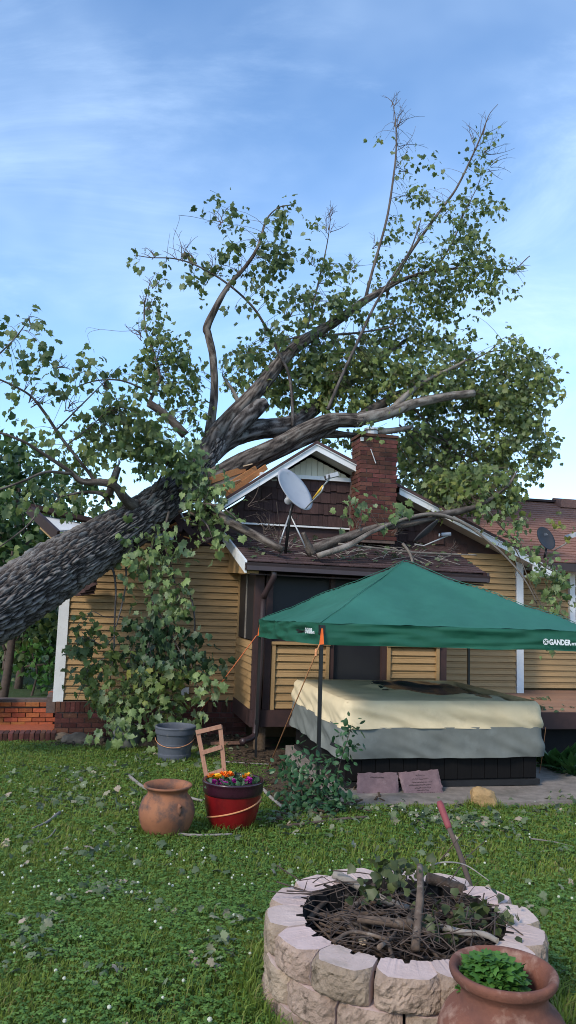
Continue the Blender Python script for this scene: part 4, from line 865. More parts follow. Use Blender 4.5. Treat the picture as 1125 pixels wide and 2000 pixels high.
# wilted curtain against the siding
fol([(282,1222,26,22),(300,1255,42,30),(262,1262,20,20),(330,1232,26,16),(370,1255,32,30),(390,1290,26,26),(340,1290,26,22),(290,1300,30,20),(310,1215,24,14)], 11.0, mat='leaf_wilt', size=.13, var=(.0, .6), dens=1.5, dj=.15, hang=1.8)
fol([(180,1228,22,24),(170,1272,22,26),(190,1302,26,20),(160,1295,12,22),(222,1290,24,16),(210,1370,18,16),(200,1345,18,12),(300,1322,36,24),(340,1330,24,20),(240,1352,32,24),(280,1352,28,18),(330,1372,28,20),(170,1340,18,20)], 10.9, mat='leaf', size=.12, var=(.15, .85), dens=1.6, dj=.15)
fol([(390,1342,26,26),(262,1388,38,20),(320,1402,36,16),(232,1405,22,16),(360,1402,18,12),(240,1442,18,8),(200,1425,16,16),(280,1420,26,14),(215,1385,14,12),(400,1320,14,14),(300,1390,26,14)], 10.75, mat='leaf_near', size=.125, var=(.25, .98), dens=1.4, dj=.12)
# right-hand drape over the roof corner
fol([(1010,1060,22,16),(1032,1082,18,14),(1062,1108,32,14),(1100,1130,22,14),(1080,1150,22,12),(1070,1182,22,12),(1102,1190,16,10),(1000,1030,16,10),(965,1002,36,12),(1070,1268,16,9),(1116,1142,12,14),(985,1050,10),(1040,1128,16,12)], 11.95, mat='leaf_near', size=.115, var=(.2, .8), dens=1.2, dj=.15)
fol([(720,985,12,16),(742,1000,14,16),(675,992,9,14),(790,982,12,12),(770,1012,10,8),(706,975,8,8)], 11.3, mat='leaf_near', size=.13, var=(.1, .7), dens=.8, dj=.1)
fol([(1000,1020,18,6),(1090,1010,14,4),(1045,1020,14,5),(1100,1040,9,4)], 13.4, size=.1, var=(.8, 1), dens=.5, dj=.1)
# bare, curling shoot tips
def bare(px, py, depth, n, L_, ang, spread=.5, curl=60):
    for _ in range(n):
        a = ang+random.gauss(0, spread); x_, y_ = px+random.uniform(-6, 6), py+random.uniform(-6, 6); l_ = L_*random.uniform(.5, 1.1)
        pts = []; k = 6; cu = random.choice((-1, 1))*random.uniform(.3, 1)*curl/k
        for i in range(k+1):
            pts.append(at(x_, y_, depth+i*.02)); x_ += cos(radians(90)-a)*l_/k; y_ -= sin(radians(90)-a)*l_/k; a += radians(cu)
        for i in range(k): twig(pts[i], pts[i+1], .0065*(1-i/k)+.0028, .0065*(1-(i+1)/k)+.0028, sagk=0, n=3, seg=1)
        for j in (2, 4):
            e_ = at(*(562.5+FPX*((pts[j]-EYE)@_r)/((pts[j]-EYE)@_f)+random.uniform(-14, 14), 1000-FPX*((pts[j]-EYE)@_u)/((pts[j]-EYE)@_f)-random.uniform(2, 14)), depth)
            twig(pts[j], e_, .004, .0025, seg=3)
for a_ in [(772,250,16.7,9,55,.25),(772,290,16.6,4,60,.9),(775,330,16.4,4,50,1.1),(768,210,16.7,4,30,.3),(940,265,17.4,6,50,.4),(945,300,17.3,6,55,1.2),(955,330,17.2,5,50,1.5),(925,280,17.3,3,60,.1),
           (865,430,16.7,5,50,.9),(820,470,16.3,5,50,.2),(1000,525,17.3,5,50,1.3),(640,450,14.9,6,45,.2),(645,420,15,4,30,.3),(610,520,14.6,4,40,-.6),(690,530,15,4,45,.1),
           (430,440,13.2,5,45,-.2),(380,515,13.1,5,55,-.1),(300,503,12.9,4,35,-.2),(350,508,13,4,60,0),(410,530,13.1,5,50,.2),(470,540,13.2,5,45,-.3),(560,620,13.5,6,45,.1),(520,650,13.5,5,40,.6),
           (285,610,12.5,7,45,-.3),(275,660,12.4,6,35,-.7),(300,560,12.7,5,30,.2),(60,640,10,3,30,.2),(130,800,10.5,6,40,1.0),(60,790,10.1,6,40,.8),(110,720,10.4,4,35,.7),(210,760,11,5,35,-.3),
           (700,1030,11.1,5,30,.2),(520,1040,11,6,40,.3),(540,1060,10.9,4,45,-.2),(880,1075,11.5,4,25,.6),(490,985,11.3,4,60,.7),(770,1040,11.3,5,30,.8),(730,480,15.8,4,40,.9),(1060,735,15.7,4,25,1.2)]:
    bare(*a_)
def line(pts, depth, r0=.005):
    P3 = smooth_curve([at(x_, y_, depth) for x_, y_ in pts], 4)
    for i in range(len(P3)-1): twig(P3[i], P3[i+1], r0*(1-.6*i/len(P3)), r0*(1-.6*(i+1)/len(P3)), sagk=0, seg=1)
line([(272,645), (235,647), (195,644), (172,652), (176,672)], 12.4); line([(195,644), (172,640), (166,650)], 12.4, .003)
line([(345,505), (338,470), (350,430), (349,420)], 13.1); line([(349,420), (385,425), (430,440), (450,470)], 13.1); line([(325,512), (328,480), (332,455)], 13.0)
line([(575,690), (520,688), (470,690), (430,700)], 13.4); line([(640,770), (690,740), (760,735)], 13.7); line([(830,750), (790,835), (880,925)], 14.2)
line([(760,840), (800,900), (850,950)], 13.8, .008); line([(820,850), (870,900), (930,950)], 14.6, .009); line([(845,860), (900,890), (960,915)], 14.6, .006); line([(650,530),(700,520),(750,515),(790,522)],15.6)
line([(500,1000), (515,1030), (512,1050)], 11.0); line([(480,1010), (505,1005), (520,1025), (530,1045)], 11.0); line([(540,980), (545,1020), (552,1060)], 11.0, .006)
me = bpy.data.meshes.new('twigs'); me.from_pydata([tuple(v) for v in TW_V], [], TW_F); me.update()
link('twigs', me, M['twig'], T, kind='stuff')
for mn, lst in LV.items():
    for tpl, sel in ((LT_MAPLE, lst[0::3]), (leaf_template(OUT, .6, .75), lst[1::3]), (leaf_template(OUT*np.array([.8, 1.05]), -.25, .45), lst[2::3])):
        build_leaves('leaves', [l[0] for l in sel], [l[1] for l in sel], [l[2] for l in sel], [l[3] for l in sel], tpl, M[mn], T, TB, [l[4] for l in sel])
print('LEAVES', {k: len(v) for k, v in LV.items()}, 'twig faces', len(TW_F))

# ================================================================== canopy tent
CP = np.array([0.34, 7.30]); CS = 3.02
CZ = gz(CP[0], CP[1])
K = thing('canopy_tent', 'dark green pop-up canopy tent standing over the hot tub', 'canopy', (CP[0], CP[1], CZ), TH)
# local frame: x along front, y back
eave = np.array([1.42, 1.40, 1.30, 1.36])-CZ          # front-left, front-right, back-right, back-left
def ez(x, y):
    a, b_ = x/CS, y/CS; return eave[0]*(1-a)*(1-b_)+eave[1]*a*(1-b_)+eave[2]*a*b_+eave[3]*(1-a)*b_
AP = np.array([1.43, 1.5]); AZ = 2.135-CZ
def top_z(x, y):
    """pyramid, panels sagging a little between the ridges"""
    dx_, dy_ = (x-AP[0]), (y-AP[1])
    qx = dx_/(CS-AP[0]) if dx_ > 0 else -dx_/AP[0]; qy = dy_/(CS-AP[1]) if dy_ > 0 else -dy_/AP[1]
    q = max(qx, qy); ex = AP[0]+dx_/max(q, 1e-6); ey = AP[1]+dy_/max(q, 1e-6)
    z0 = ez(min(max(ex, 0), CS), min(max(ey, 0), CS)); z = AZ+(z0-AZ)*q
    d_ = min(qx, qy)/max(q, 1e-6)
    z -= .055*sin(pi*min(q, 1)**.9)*(1-d_**3)
    z += .020*noise.noise(Vector((x*2.3, y*2.3, 1)))+.012*noise.noise(Vector(((x-y)*5, (x+y)*1.2, 4)))+.006*noise.noise(Vector(((x+y)*9, (x-y)*2, 7)))
    return z
N_ = 60; vs = [(CS*i/N_, CS*j/N_, top_z(CS*i/N_, CS*j/N_)+.012) for j in range(N_+1) for i in range(N_+1)]
fs = [(j*(N_+1)+i, j*(N_+1)+i+1, (j+1)*(N_+1)+i+1, (j+1)*(N_+1)+i) for j in range(N_) for i in range(N_)]
MB().add(vs, fs).obj('canopy_top', M['canopy'], K, smooth=True)
for (cx1, cy1) in ((0, 0), (CS, 0), (CS, CS), (0, CS)):
    sm_ = MB(); sp_ = []
    for k in range(31):
        q = k/30; x = AP[0]+(cx1-AP[0])*q; y = AP[1]+(cy1-AP[1])*q; sp_.append((x, y, top_z(x, y)+.016))
    sm_.tube(sp_, .004, 5); sm_.obj('seam', M['canopy'], K, smooth=True)
def valance(p0, p1, h0, h1, outn, seed, name='valance'):
    nx_, nz_ = 90, 10; vs = []; fs = []
    for j in range(nz_+1):
        q = j/nz_
        for i in range(nx_+1):
            s = i/nx_; x = p0[0]+(p1[0]-p0[0])*s; y = p0[1]+(p1[1]-p0[1])*s
            h = h0+(h1-h0)*s; z = ez(x, y)+.012+(-.0-h*q)
            env = min(1, min(s, 1-s)*9)
            wv = (.030*noise.noise(Vector((s*9+seed, q*3.2, 0)))+.024*noise.noise(Vector((s*3+seed, q*7+s*3, 3)))+.006*noise.noise(Vector((s*30, q*6, seed))))*env
            if q > .55: z += .010*noise.noise(Vector((s*6, seed, 2)))*env*(q-.55)*2
            vs.append((x+outn[0]*(wv+.004*q), y+outn[1]*(wv+.004*q), z))
    for j in range(nz_):
        for i in range(nx_): a = j*(nx_+1)+i; fs.append((a, a+1, a+nx_+2, a+nx_+1))
    return MB().add(vs, fs).obj(name, M['valance'], K, smooth=True)
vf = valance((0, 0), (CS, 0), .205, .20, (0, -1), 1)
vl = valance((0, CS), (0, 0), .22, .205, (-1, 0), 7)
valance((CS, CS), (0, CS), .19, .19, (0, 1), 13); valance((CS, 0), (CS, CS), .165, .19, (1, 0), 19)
for (x_, y_) in ((.0, .0), (CS, 0), (CS, CS), (.0, CS)):
    gx = CP[0]+cos(TH)*x_-sin(TH)*y_; gy = CP[1]+sin(TH)*x_+cos(TH)*y_; zb = gz(gx, gy)-CZ-.02
    ix = .018 if x_ == 0 else CS-.018; iy = .018 if y_ == 0 else CS-.018
    zt = ez(ix, iy)-.01
    pl = MB(); pl.box((ix-.016, iy-.016, zb+.5), (ix+.016, iy+.016, zt)); pl.box((ix-.013, iy-.013, zb), (ix+.013, iy+.013, zb+.5)); pl.box((ix-.05, iy-.05, zb-.0), (ix+.05, iy+.05, zb+.008)); pl.box((ix-.022, iy-.022, zb+.48), (ix+.022, iy+.022, zb+.54)); pl.box((ix-.025, iy-.025, zt-.09), (ix+.025, iy+.025, zt-.0))
    pl.obj('pole', M['black_metal'], K)
for a_, b_ in (((.02, .02), (CS-.02, .02)), ((.02, CS-.02), (CS-.02, CS-.02)), ((.02, .02), (.02, CS-.02)), ((CS-.02, .02), (CS-.02, CS-.02))):
    # scissor trusses under the eave
    br = MB(); n_ = 2
    for k in range(n_):
        s0, s1 = k/n_, (k+1)/n_
        A = np.array([a_[0]+(b_[0]-a_[0])*s0, a_[1]+(b_[1]-a_[1])*s0, 0]); B_ = np.array([a_[0]+(b_[0]-a_[0])*s1, a_[1]+(b_[1]-a_[1])*s1, 0])
        za_, zb_ = ez(A[0], A[1])-.03, ez(B_[0], B_[1])-.03
        br.bar(A+[0, 0, za_], B_+[0, 0, zb_-.12], .012, .02); br.bar(A+[0, 0, za_-.12], B_+[0, 0, zb_], .012, .02)
    br.obj('truss', M['black_metal'], K)
# printed name on the valance
def text_mesh(body, size, shear=0, bold=.0, sx=1.0):
    cu = bpy.data.curves.new('t', 'FONT'); cu.body = body; cu.size = size; cu.offset = bold; cu.resolution_u = 3; cu.shear = shear
    ob = bpy.data.objects.new('t', cu); COL.objects.link(ob); dg = bpy.context.evaluated_depsgraph_get()
    me = bpy.data.meshes.new_from_object(ob.evaluated_get(dg)); bpy.data.objects.remove(ob)
    vv = np.array([v.co[:] for v in me.vertices]); vv[:, 0] *= sx
    return vv, [tuple(p.vertices) for p in me.polygons]
def logo(x0, x1, face, zc_, h, name):
    """face 0: front valance (reads along +x), face 1: left valance (reads towards the front)"""
    vv, ff = text_mesh('GANDER', h*1.32, bold=h*.055, sx=1); w_ = vv[:, 0].max()-vv[:, 0].min(); vv[:, 0] -= vv[:, 0].min(); vv[:, 0] *= (x1-x0)*.60/w_; vv[:, 0] += (x1-x0)*.17
    v2, f2 = text_mesh('MTN.', h*.60, bold=h*.03); w_ = v2[:, 0].max()-v2[:, 0].min(); v2[:, 0] -= v2[:, 0].min(); v2[:, 0] *= (x1-x0)*.22/w_; v2[:, 0] += (x1-x0)*.785
    ci = []; cf = []; r_ = h*.56; cxx = (x1-x0)*.075; czz = h*.46
    for k in range(24): a = 2*pi*k/24; ci += [(cxx+r_*cos(a), czz+r_*sin(a), 0), (cxx+r_*.80*cos(a), czz+r_*.80*sin(a), 0)]
    for k in range(24): cf.append((2*k, 2*((k+1) % 24), 2*((k+1) % 24)+1, 2*k+1))
    # bird-like cross inside the ring: light segments left round a dark X
    for a0 in (0, 90, 180, 270):
        b0 = len(ci); ci += [(cxx+r_*.14*cos(radians(a0)), czz+r_*.14*sin(radians(a0)), 0), (cxx+r_*.80*cos(radians(a0-22)), czz+r_*.80*sin(radians(a0-22)), 0), (cxx+r_*.80*cos(radians(a0+24)), czz+r_*.80*sin(radians(a0+24)), 0)]
        cf.append((b0, b0+1, b0+2))
    V_ = [*map(tuple, vv), *map(tuple, v2), *ci]; n1 = len(vv); n2 = n1+len(v2)
    F_ = ff+[tuple(i+n1 for i in f) for f in f2]+[tuple(i+n2 for i in f) for f in cf]
    out = []
    for (x, y, z) in V_:
        xx = x0+x
        if face == 0: out.append((xx, -.046, ez(xx, 0)+.012-zc_+y-.002*xx))
        else: out.append((-.046, CS-xx, ez(0, CS-xx)+.012-zc_+y))
    MB().add(out, F_).obj(name, M['print'], K)
logo(2.30, 2.71, 0, .135, .056, 'printed_name'); logo(2.62, 2.98, 1, .105, .052, 'printed_name')
# orange corner tabs
def loc2w(x, y, z): return np.array([CP[0]+cos(TH)*x-sin(TH)*y, CP[1]+sin(TH)*x+cos(TH)*y, CZ+z])
for (x_, y_) in ((0, 0), (0, CS)):
    zt = ez(x_, y_)-.06
    MB().hexa([(x_-.018, y_-.05, zt-.13), (x_+.022, y_-.06, zt-.125), (x_+.022, y_-.045, zt-.125), (x_-.018, y_-.035, zt-.13), (x_+.0, y_-.045, zt+.02), (x_+.012, y_-.045, zt+.02), (x_+.012, y_-.03, zt+.02), (x_, y_-.03, zt+.02)]).obj('corner_tab', M['orange'], K)
# guy ropes
def rope(name, pts, r_, mat, label, cat='rope'):
    b0 = pts[-1]; mb = MB(b0); mb.tube(pts, r_, 6); o = mb.obj(name, mat, label=label, cat=cat, smooth=True); o.location = tuple(b0); return o
a_ = loc2w(-.02, -.05, ez(0, 0)-.19); e_ = gp(520, 1512); rope('guy_rope', [a_, a_+(e_-a_)*.08+[.004, 0, 0], e_], .0065, M['rope'], 'pale orange guy rope from the near corner of the green canopy')
MB().lathe([(.0, -.04), (.014, -.03), (.012, .03), (0, .04)], tuple(a_+(e_-a_)*.05), 8).obj('rope_runner', M['rope'], label='small wooden slider on the pale guy rope', cat='rope slider')
a_ = loc2w(-.03, CS-.03, ez(0, CS)-.19); e_ = gp(352, 1448); rope('guy_rope', [a_, e_], .0065, M['rope_orange'], 'orange guy rope from the far canopy corner down to the grey tub')
a_ = loc2w(CS, 0, ez(CS, 0)-.15); e_ = gp(1052, 1526); e2 = at(1066, 1420, 8.7); rope('guy_rope', [e2, (e2+e_)/2+[0, 0, -.02], e_], .0035, M['rope'], 'pale rope hanging beside the right end of the hot tub')
# ================================================================== hot tub
TBL = np.array([0.68, 8.08]); BZ = -.245
U = thing('hot_tub', 'square hot tub with black cabinet under a loose cream and grey cover', 'hot tub', (TBL[0], TBL[1], BZ), TH)
TW, TD, TH_ = 2.14, 2.12, .80
bd = MB(); bd.box((0, 0, .06), (TW, TD, .72)); bd.obj('cabinet', M['tub_body'], U)
for x_ in np.linspace(0, TW-.155, 14): MB().box((x_+.003, -.014, .075), (x_+.150, -.002, .70)).obj('cabinet_slat', M['tub_body'], U)
for y_ in np.linspace(0, TD-.155, 14): MB().box((-.014, y_+.003, .075), (-.002, y_+.150, .70)).obj('cabinet_slat', M['tub_body'], U)
MB().box((-.03, -.03, 0), (TW+.03, TD, .06)).obj('base', M['black_plastic'], U)
# cover: rounded box of cloth with folds
def cover_band(name, mat, z_top, z_bot, grow0, grow1, seed, wr, nz_=14, round_top=.09):
    n_ = 480; vs = []; fs = []; c_ = .12
    def outline(s, g):
        x0, y0, x1, y1 = -.07-g, -.07-g, TW+.07+g, TD+.07+g; w_, d_ = x1-x0, y1-y0; per = 2*(w_+d_); t_ = s*per
        if t_ < w_: p_ = [x0+t_, y0]; nn = (0, -1)
        elif t_ < w_+d_: p_ = [x1, y0+t_-w_]; nn = (1, 0)
        elif t_ < 2*w_+d_: p_ = [x1-(t_-w_-d_), y1]; nn = (0, 1)
        else: p_ = [x0, y1-(t_-2*w_-d_)]; nn = (-1, 0)
        for kx, ky in ((x0, y0), (x1, y0), (x1, y1), (x0, y1)):       # round the corners
            sx_ = 1 if kx == x0 else -1; sy_ = 1 if ky == y0 else -1
            ccx, ccy = kx+sx_*c_, ky+sy_*c_
            if (p_[0]-ccx)*sx_ < 0 and (p_[1]-ccy)*sy_ < 0:
                d2 = np.array([p_[0]-ccx, p_[1]-ccy]); d2 = d2/np.linalg.norm(d2); p_ = [ccx+d2[0]*c_, ccy+d2[1]*c_]; nn = tuple(d2)
        return p_, nn
    for j in range(nz_+1):
        q = j/nz_
        for i in range(n_):
            s = i/n_; g = grow0+(grow1-grow0)*q; p_, nn = outline(s, g)
            z = z_top+(z_bot-z_top)*q
            f1 = noise.noise(Vector((s*26-q*2.2+seed, q*1.1, 0))); f2 = noise.noise(Vector((s*60-q*3+seed, q*2, 5))); f3 = noise.noise(Vector((s*8+seed, q*2, 9)))
            d_ = wr*(f1*1.0+f2*.4+f3*.6)*(.35+.65*q)
            if round_top and q < .3: d_ -= round_top*(1-q/.3)**2*.6
            sg = .016*noise.noise(Vector((s*7+seed*2, 3, 0)))*q
            vs.append((p_[0]+nn[0]*d_, p_[1]+nn[1]*d_, z+sg))
    for j in range(nz_):
        for i in range(n_): fs.append((j*n_+i, (j+1)*n_+i, (j+1)*n_+(i+1) % n_, j*n_+(i+1) % n_))
    return vs, fs, n_
vs, fs, n_ = cover_band('cover', None, .875, .60, .0, .012, 2, .05)
# top of the cover, sagging with a wet pocket at the back
def covtop(x, y):
    dx_, dy_ = (x-TW*.68), (y-TD*.55); s_ = math.exp(-(dx_*dx_/.30+dy_*dy_/.30)); r_ = sqrt(dx_*dx_/.42+dy_*dy_/.42)
    return .875+.02*sin(pi*min(max(x/TW, 0), 1))*sin(pi*min(max(y/TD, 0), 1))-.10*s_-.07*max(0, (x/TW-.72)/.28)**2+.045*math.exp(-((r_-1.1)/.22)**2)*max(0, noise.noise(Vector((x*3, y*3, 2)))+.6)+.010*noise.noise(Vector((x*4, y*5, 0)))+.006*noise.noise(Vector((x*11, y*9, 3)))
NN = 54; base = len(vs); x0, x1 = -.02, TW+.02
for j in range(NN+1):
    for i in range(NN+1):
        x = x0+(TW+.04)*i/NN; y = -.02+(TD+.04)*j/NN
        e = max(abs(i/NN-.5), abs(j/NN-.5))*2
        z = covtop(x, y)-(.012*max(0, e-.93)/.07)
        vs.append((x, y, z))
for j in range(NN):
    for i in range(NN): a = base+j*(NN+1)+i; fs.append((a, a+1, a+NN+2, a+NN+1))
cv = MB().add(vs, fs).obj('cover', M['tub_cream'], U, smooth=True)
cv.data.materials.append(M['tub_wet'])
for p_ in cv.data.polygons:
    c_ = p_.center
    if c_[2] > .74 and -.0 < c_[0] < TW and 0 < c_[1] < TD:
        r_ = sqrt((c_[0]-TW*.69)**2/.42+(c_[1]-TD*.66)**2/.85)+.35*noise.noise(Vector((c_[0]*3.5, c_[1]*4, 7)))+.12*noise.noise(Vector((c_[0]*11, c_[1]*11, 7)))
        if r_ < 1.0: p_.material_index = 1
vs, fs, n_ = cover_band('skirt', None, .612, .30, .006, .02, 6, .05, round_top=0)
MB().add(vs, fs).obj('cover_skirt', M['tub_grey'], U, smooth=True)
for p_ in [(655, 1455, 7.93)]:
    q = at(*p_)
    b = MB(); b.bar(q+[-.05, -.02, .02], q+[.06, -.01, -.03], .02, .035); q0 = np.array([TBL[0], TBL[1], BZ])
    rot = Matrix.Rotation(-TH, 4, 'Z'); b.v = [tuple(rot @ (Vector(v)-Vector(q0))) for v in b.v]; b.obj('cover_strap', M['black_plastic'], U)
# ================================================================== stones at the tub
def plaque(px0, py0, px1, py1, px2, py2, px3, py3, depth, label, lines, name='stepping_stone'):
    """engraved flat stone leaning back on the tub: corners bottom-left, bottom-right, top-right, top-left"""
    bl, br_, tr, tl = at(px0, py0, depth), at(px1, py1, depth+.1), at(px2, py2, depth+.24), at(px3, py3, depth+.14)
    o0 = (bl+br_)/2; O = thing(name, label, 'stone', tuple(o0))
    n = np.cross(br_-bl, tl-bl); n /= np.linalg.norm(n)
    G = 16; vs = []; fs = []
    for side in (0, 1):
        for j in range(G+1):
            for i in range(G+1):
                a, c_ = i/G, j/G; p = bl*(1-a)*(1-c_)+br_*a*(1-c_)+tr*a*c_+tl*(1-a)*c_
                edge = min(a, 1-a, c_, 1-c_)
                rough = .012*noise.noise(Vector((a*9, c_*9, depth+py0)))*(edge < .05)
                p = p+n*(-.03 if side else .0)+n*(.004*noise.noise(Vector((a*5, c_*5, depth)))-(.008 if edge < .01 else 0))*(1 if not side else -1)+(br_-bl)/np.linalg.norm(br_-bl)*rough+np.array([0, 0, rough])
                vs.append(p-o0)
    m_ = (G+1)**2
    for j in range(G):
        for i in range(G): a = j*(G+1)+i; fs.append((a, a+1, a+G+2, a+G+1)); fs.append((m_+a, m_+a+G+1, m_+a+G+2, m_+a+1))
    ring = [i for i in range(G)]+[G+(G+1)*j for j in range(G)]+[(G+1)*G+G-i for i in range(G)]+[(G+1)*(G-j) for j in range(G)]
    for k in range(len(ring)): a, b_ = ring[k], ring[(k+1) % len(ring)]; fs.append((a, m_+a, m_+b_, b_))
    MB().add(vs, fs).obj('slab', M['stone_purple'], O, smooth=False)
    eg = MB(o0); ex = br_-bl; ey = tl-bl
    for (c_, a0, a1) in lines:
        a = a0
        while a < a1:
            w_ = random.uniform(.012, .03)
            p = bl+ex*a+ey*c_+n*.006; eg.bar(p, p+ex*w_*.5+ey*random.uniform(-.02, .02), .006, .004, up=tuple(n))
            p2 = p+ey*random.uniform(-.015, .02); eg.bar(p2, p2+ey*random.uniform(.012, .025)+ex*.003, .006, .004, up=tuple(n)); a += w_+.008
    eg.obj('engraving', M['engrave'], O, kind='stuff')
plaque(697, 1562, 780, 1562, 777, 1508, 699, 1509, 7.82, 'square purple-brown engraved stone leaning on the tub, the left one', [(.82, .30, .62)])
plaque(793, 1560, 869, 1557, 856, 1502, 778, 1508, 7.92, 'tilted purple-brown stone engraved with many lines, leaning on the tub', [(.84, .42, .66), (.70, .3, .72), (.58, .28, .8), (.48, .18, .75), (.37, .3, .72), (.28, .35, .65), (.17, .3, .78)])
def rock(name, p, rx, ry, rz, mat, seed, label, cat='rock', group=None, amp=.35):
    import bmesh
    bm = bmesh.new(); bmesh.ops.create_icosphere(bm, subdivisions=3, radius=1)
    for v in bm.verts:
        k = 1+amp*noise.noise(v.co*1.1+Vector((seed, 0, 0)))+.12*noise.noise(v.co*3+Vector((seed, 4, 0))); v.co = Vector((v.co.x*rx*k, v.co.y*ry*k, max(v.co.z*rz*k, -rz*.55)+rz*.5))
    me = bpy.data.meshes.new(name); bm.to_mesh(me); bm.free(); return link(name, me, mat, None, label, cat, group, loc=tuple(p), smooth=False)
rk = MB(); pr_ = [(.135, 0), (.14, .05), (.125, .13), (.10, .19), (.06, .225), (.0, .235)]
import bmesh
bm = bmesh.new(); bmesh.ops.create_icosphere(bm, subdivisions=4, radius=1)
for v in bm.verts:
    c_ = v.co; sq = 1/max(abs(c_.x), abs(c_.y)*.9, .75); k = 1+.16*noise.noise(c_*1.4+Vector((3, 1, 2)))+.05*noise.noise(c_*5)
    zz = c_.z*.12*k+.085+.04*max(0, -c_.x); v.co = Vector((c_.x*.115*sq*k*(1-.25*max(0, c_.z)), c_.y*.075*sq*k, max(zz, -.02)))
me = bpy.data.meshes.new('rock'); bm.to_mesh(me); bm.free(); p = gp(945, 1578)
link('rock', me, M['rock_tan'], None, 'upright tan rock on the grass at the edge of the concrete pad', 'rock', loc=tuple(p))
# ================================================================== pots
def lathe_obj(name, prof, n, mat, parent, wob=0, seed=0, cap=False, c=(0, 0, 0)): return MB().lathe(prof, c, n, wob, seed, cap).obj(name, mat, parent, smooth=True)
def smooth_prof(pr_, n=5): return [tuple(p) for p in smooth_curve([(a, b_) for a, b_ in pr_], n)]
# red glazed planter
p = gp(452, 1618); R = thing('flower_pot', 'red glazed flower pot with dark rim, full of bright flowers', 'pot', tuple(p))
lathe_obj('body', smooth_prof([(.0, .002), (.145, .0), (.165, .02), (.20, .11), (.220, .20), (.228, .285)]), 40, M['glaze_red'], R, .01)
lathe_obj('rim', smooth_prof([(.226, .28), (.240, .30), (.244, .355), (.25, .375), (.245, .388), (.225, .385), (.215, .36), (.212, .30)]), 40, M['glaze_dark'], R, .01)
lathe_obj('soil', [(.0, .335), (.12, .34), (.218, .33)], 24, M['soil'], R)
# rope wound round the pot
rp = [(cos(a)*(.222+.006), sin(a)*(.222+.006), .155+.075*sin(a*.5-.9)) for a in np.linspace(-pi*1.0, pi*.05, 30)]
rp = [((.175+(z_)*.18+.008)*cos(a), (.175+(z_)*.18+.008)*sin(a), z_) for a, z_ in [(a, .17+.055*(a+pi*.5)) for a in np.linspace(-pi*.98, -.02, 30)]]
MB(-np.array(p)).tube([np.array(q) for q in rp], .006, 6)
mb = MB(); mb.tube(rp, .006, 6); o = mb.obj('guy_rope', M['rope'], label='thin orange rope wrapped round the red pot', cat='rope'); o.location = tuple(p)
# flowers in the red pot
def flower_ball(bm_, c_, r_, petals=14):
    for k in range(petals):
        a = 2*pi*k/petals+random.random(); el = random.uniform(.1, 1.2); d_ = np.array([cos(a)*cos(el), sin(a)*cos(el), sin(el)]); s_ = np.cross(d_, [0, 0, 1.]); s_ /= np.linalg.norm(s_)+1e-6; q = np.array(c_)+d_*r_*.3
        bm_.add([q-s_*r_*.3, q+d_*r_*.6-s_*r_*.45+[0, 0, r_*.15], q+d_*r_*.75+s_*r_*.1, q+d_*r_*.55+s_*r_*.45, q+s_*r_*.3], [(0, 1, 2, 3, 4)])
fp = thing('flowers', 'orange and yellow marigolds growing behind purple petunias in the red pot', 'flowers', tuple(p+[0, 0, .34]))
for (px, py, col) in [(413,1524,0),(436,1521,0),(448,1521,1),(484,1524,1),(478,1527,0),(425,1526,0)]:
    q = at(px, py-4, p[1]+random.uniform(.0, .1))-p-[0, 0, .34]; fb = MB(); flower_ball(fb, q, .044, 26); fb.obj('marigold', M['marigold'], fp)
for (px, py) in [(418,1538),(430,1537),(436,1541),(445,1543),(425,1545),(441,1548),(460,1542),(464,1546),(482,1538),(486,1533),(488,1540),(450,1546),(432,1549),(414,1543),(456,1537)]:
    q = at(px, py-8, p[1]-.10+random.uniform(-.04, .04))-p-[0, 0, .34]; fb = MB(); flower_ball(fb, q, .032, 12); fb.obj('petunia', M['petunia'], fp)
n_ = 420; a = RNG.uniform(0, 2*pi, n_); r_ = .21*np.sqrt(RNG.uniform(0, 1, n_)); pos = np.column_stack([r_*np.cos(a), r_*np.sin(a), RNG.uniform(-.01, .06, n_)*(1-r_*1.5)])
build_leaves('flower_leaves', pos, rvec(n_)+[0, 0, .4], rvec(n_)+[0, 0, .6], RNG.uniform(.03, .06, n_), LT_OVAL, M['rose_leaf'], fp, (0, 0, 0), RNG.uniform(.1, .8, n_))
# wooden ladder trellis standing in the red pot
tr = thing('ladder_trellis', 'small reddish wooden ladder trellis tilting out of the red pot', 'trellis', tuple(p+[-.1, .1, .3]))
def tl(px, py, d_=p[1]+.10): return at(px, py, d_)-(p+[-.1, .1, .3])
MB().bar(tl(406,1530), tl(386,1426), .034, .02, up=(0, 1, 0)).obj('rail', M['trellis'], tr); MB().bar(tl(439,1516), tl(430,1417), .034, .02, up=(0, 1, 0)).obj('rail', M['trellis'], tr)
for a_, b_ in (((383,1430), (433,1418)), ((394,1470), (433,1458)), ((404,1514), (437,1503))): MB().bar(tl(*a_)-[0, .012, 0], tl(*b_)-[0, .012, 0], .018, .032).obj('rung', M['trellis'], tr)
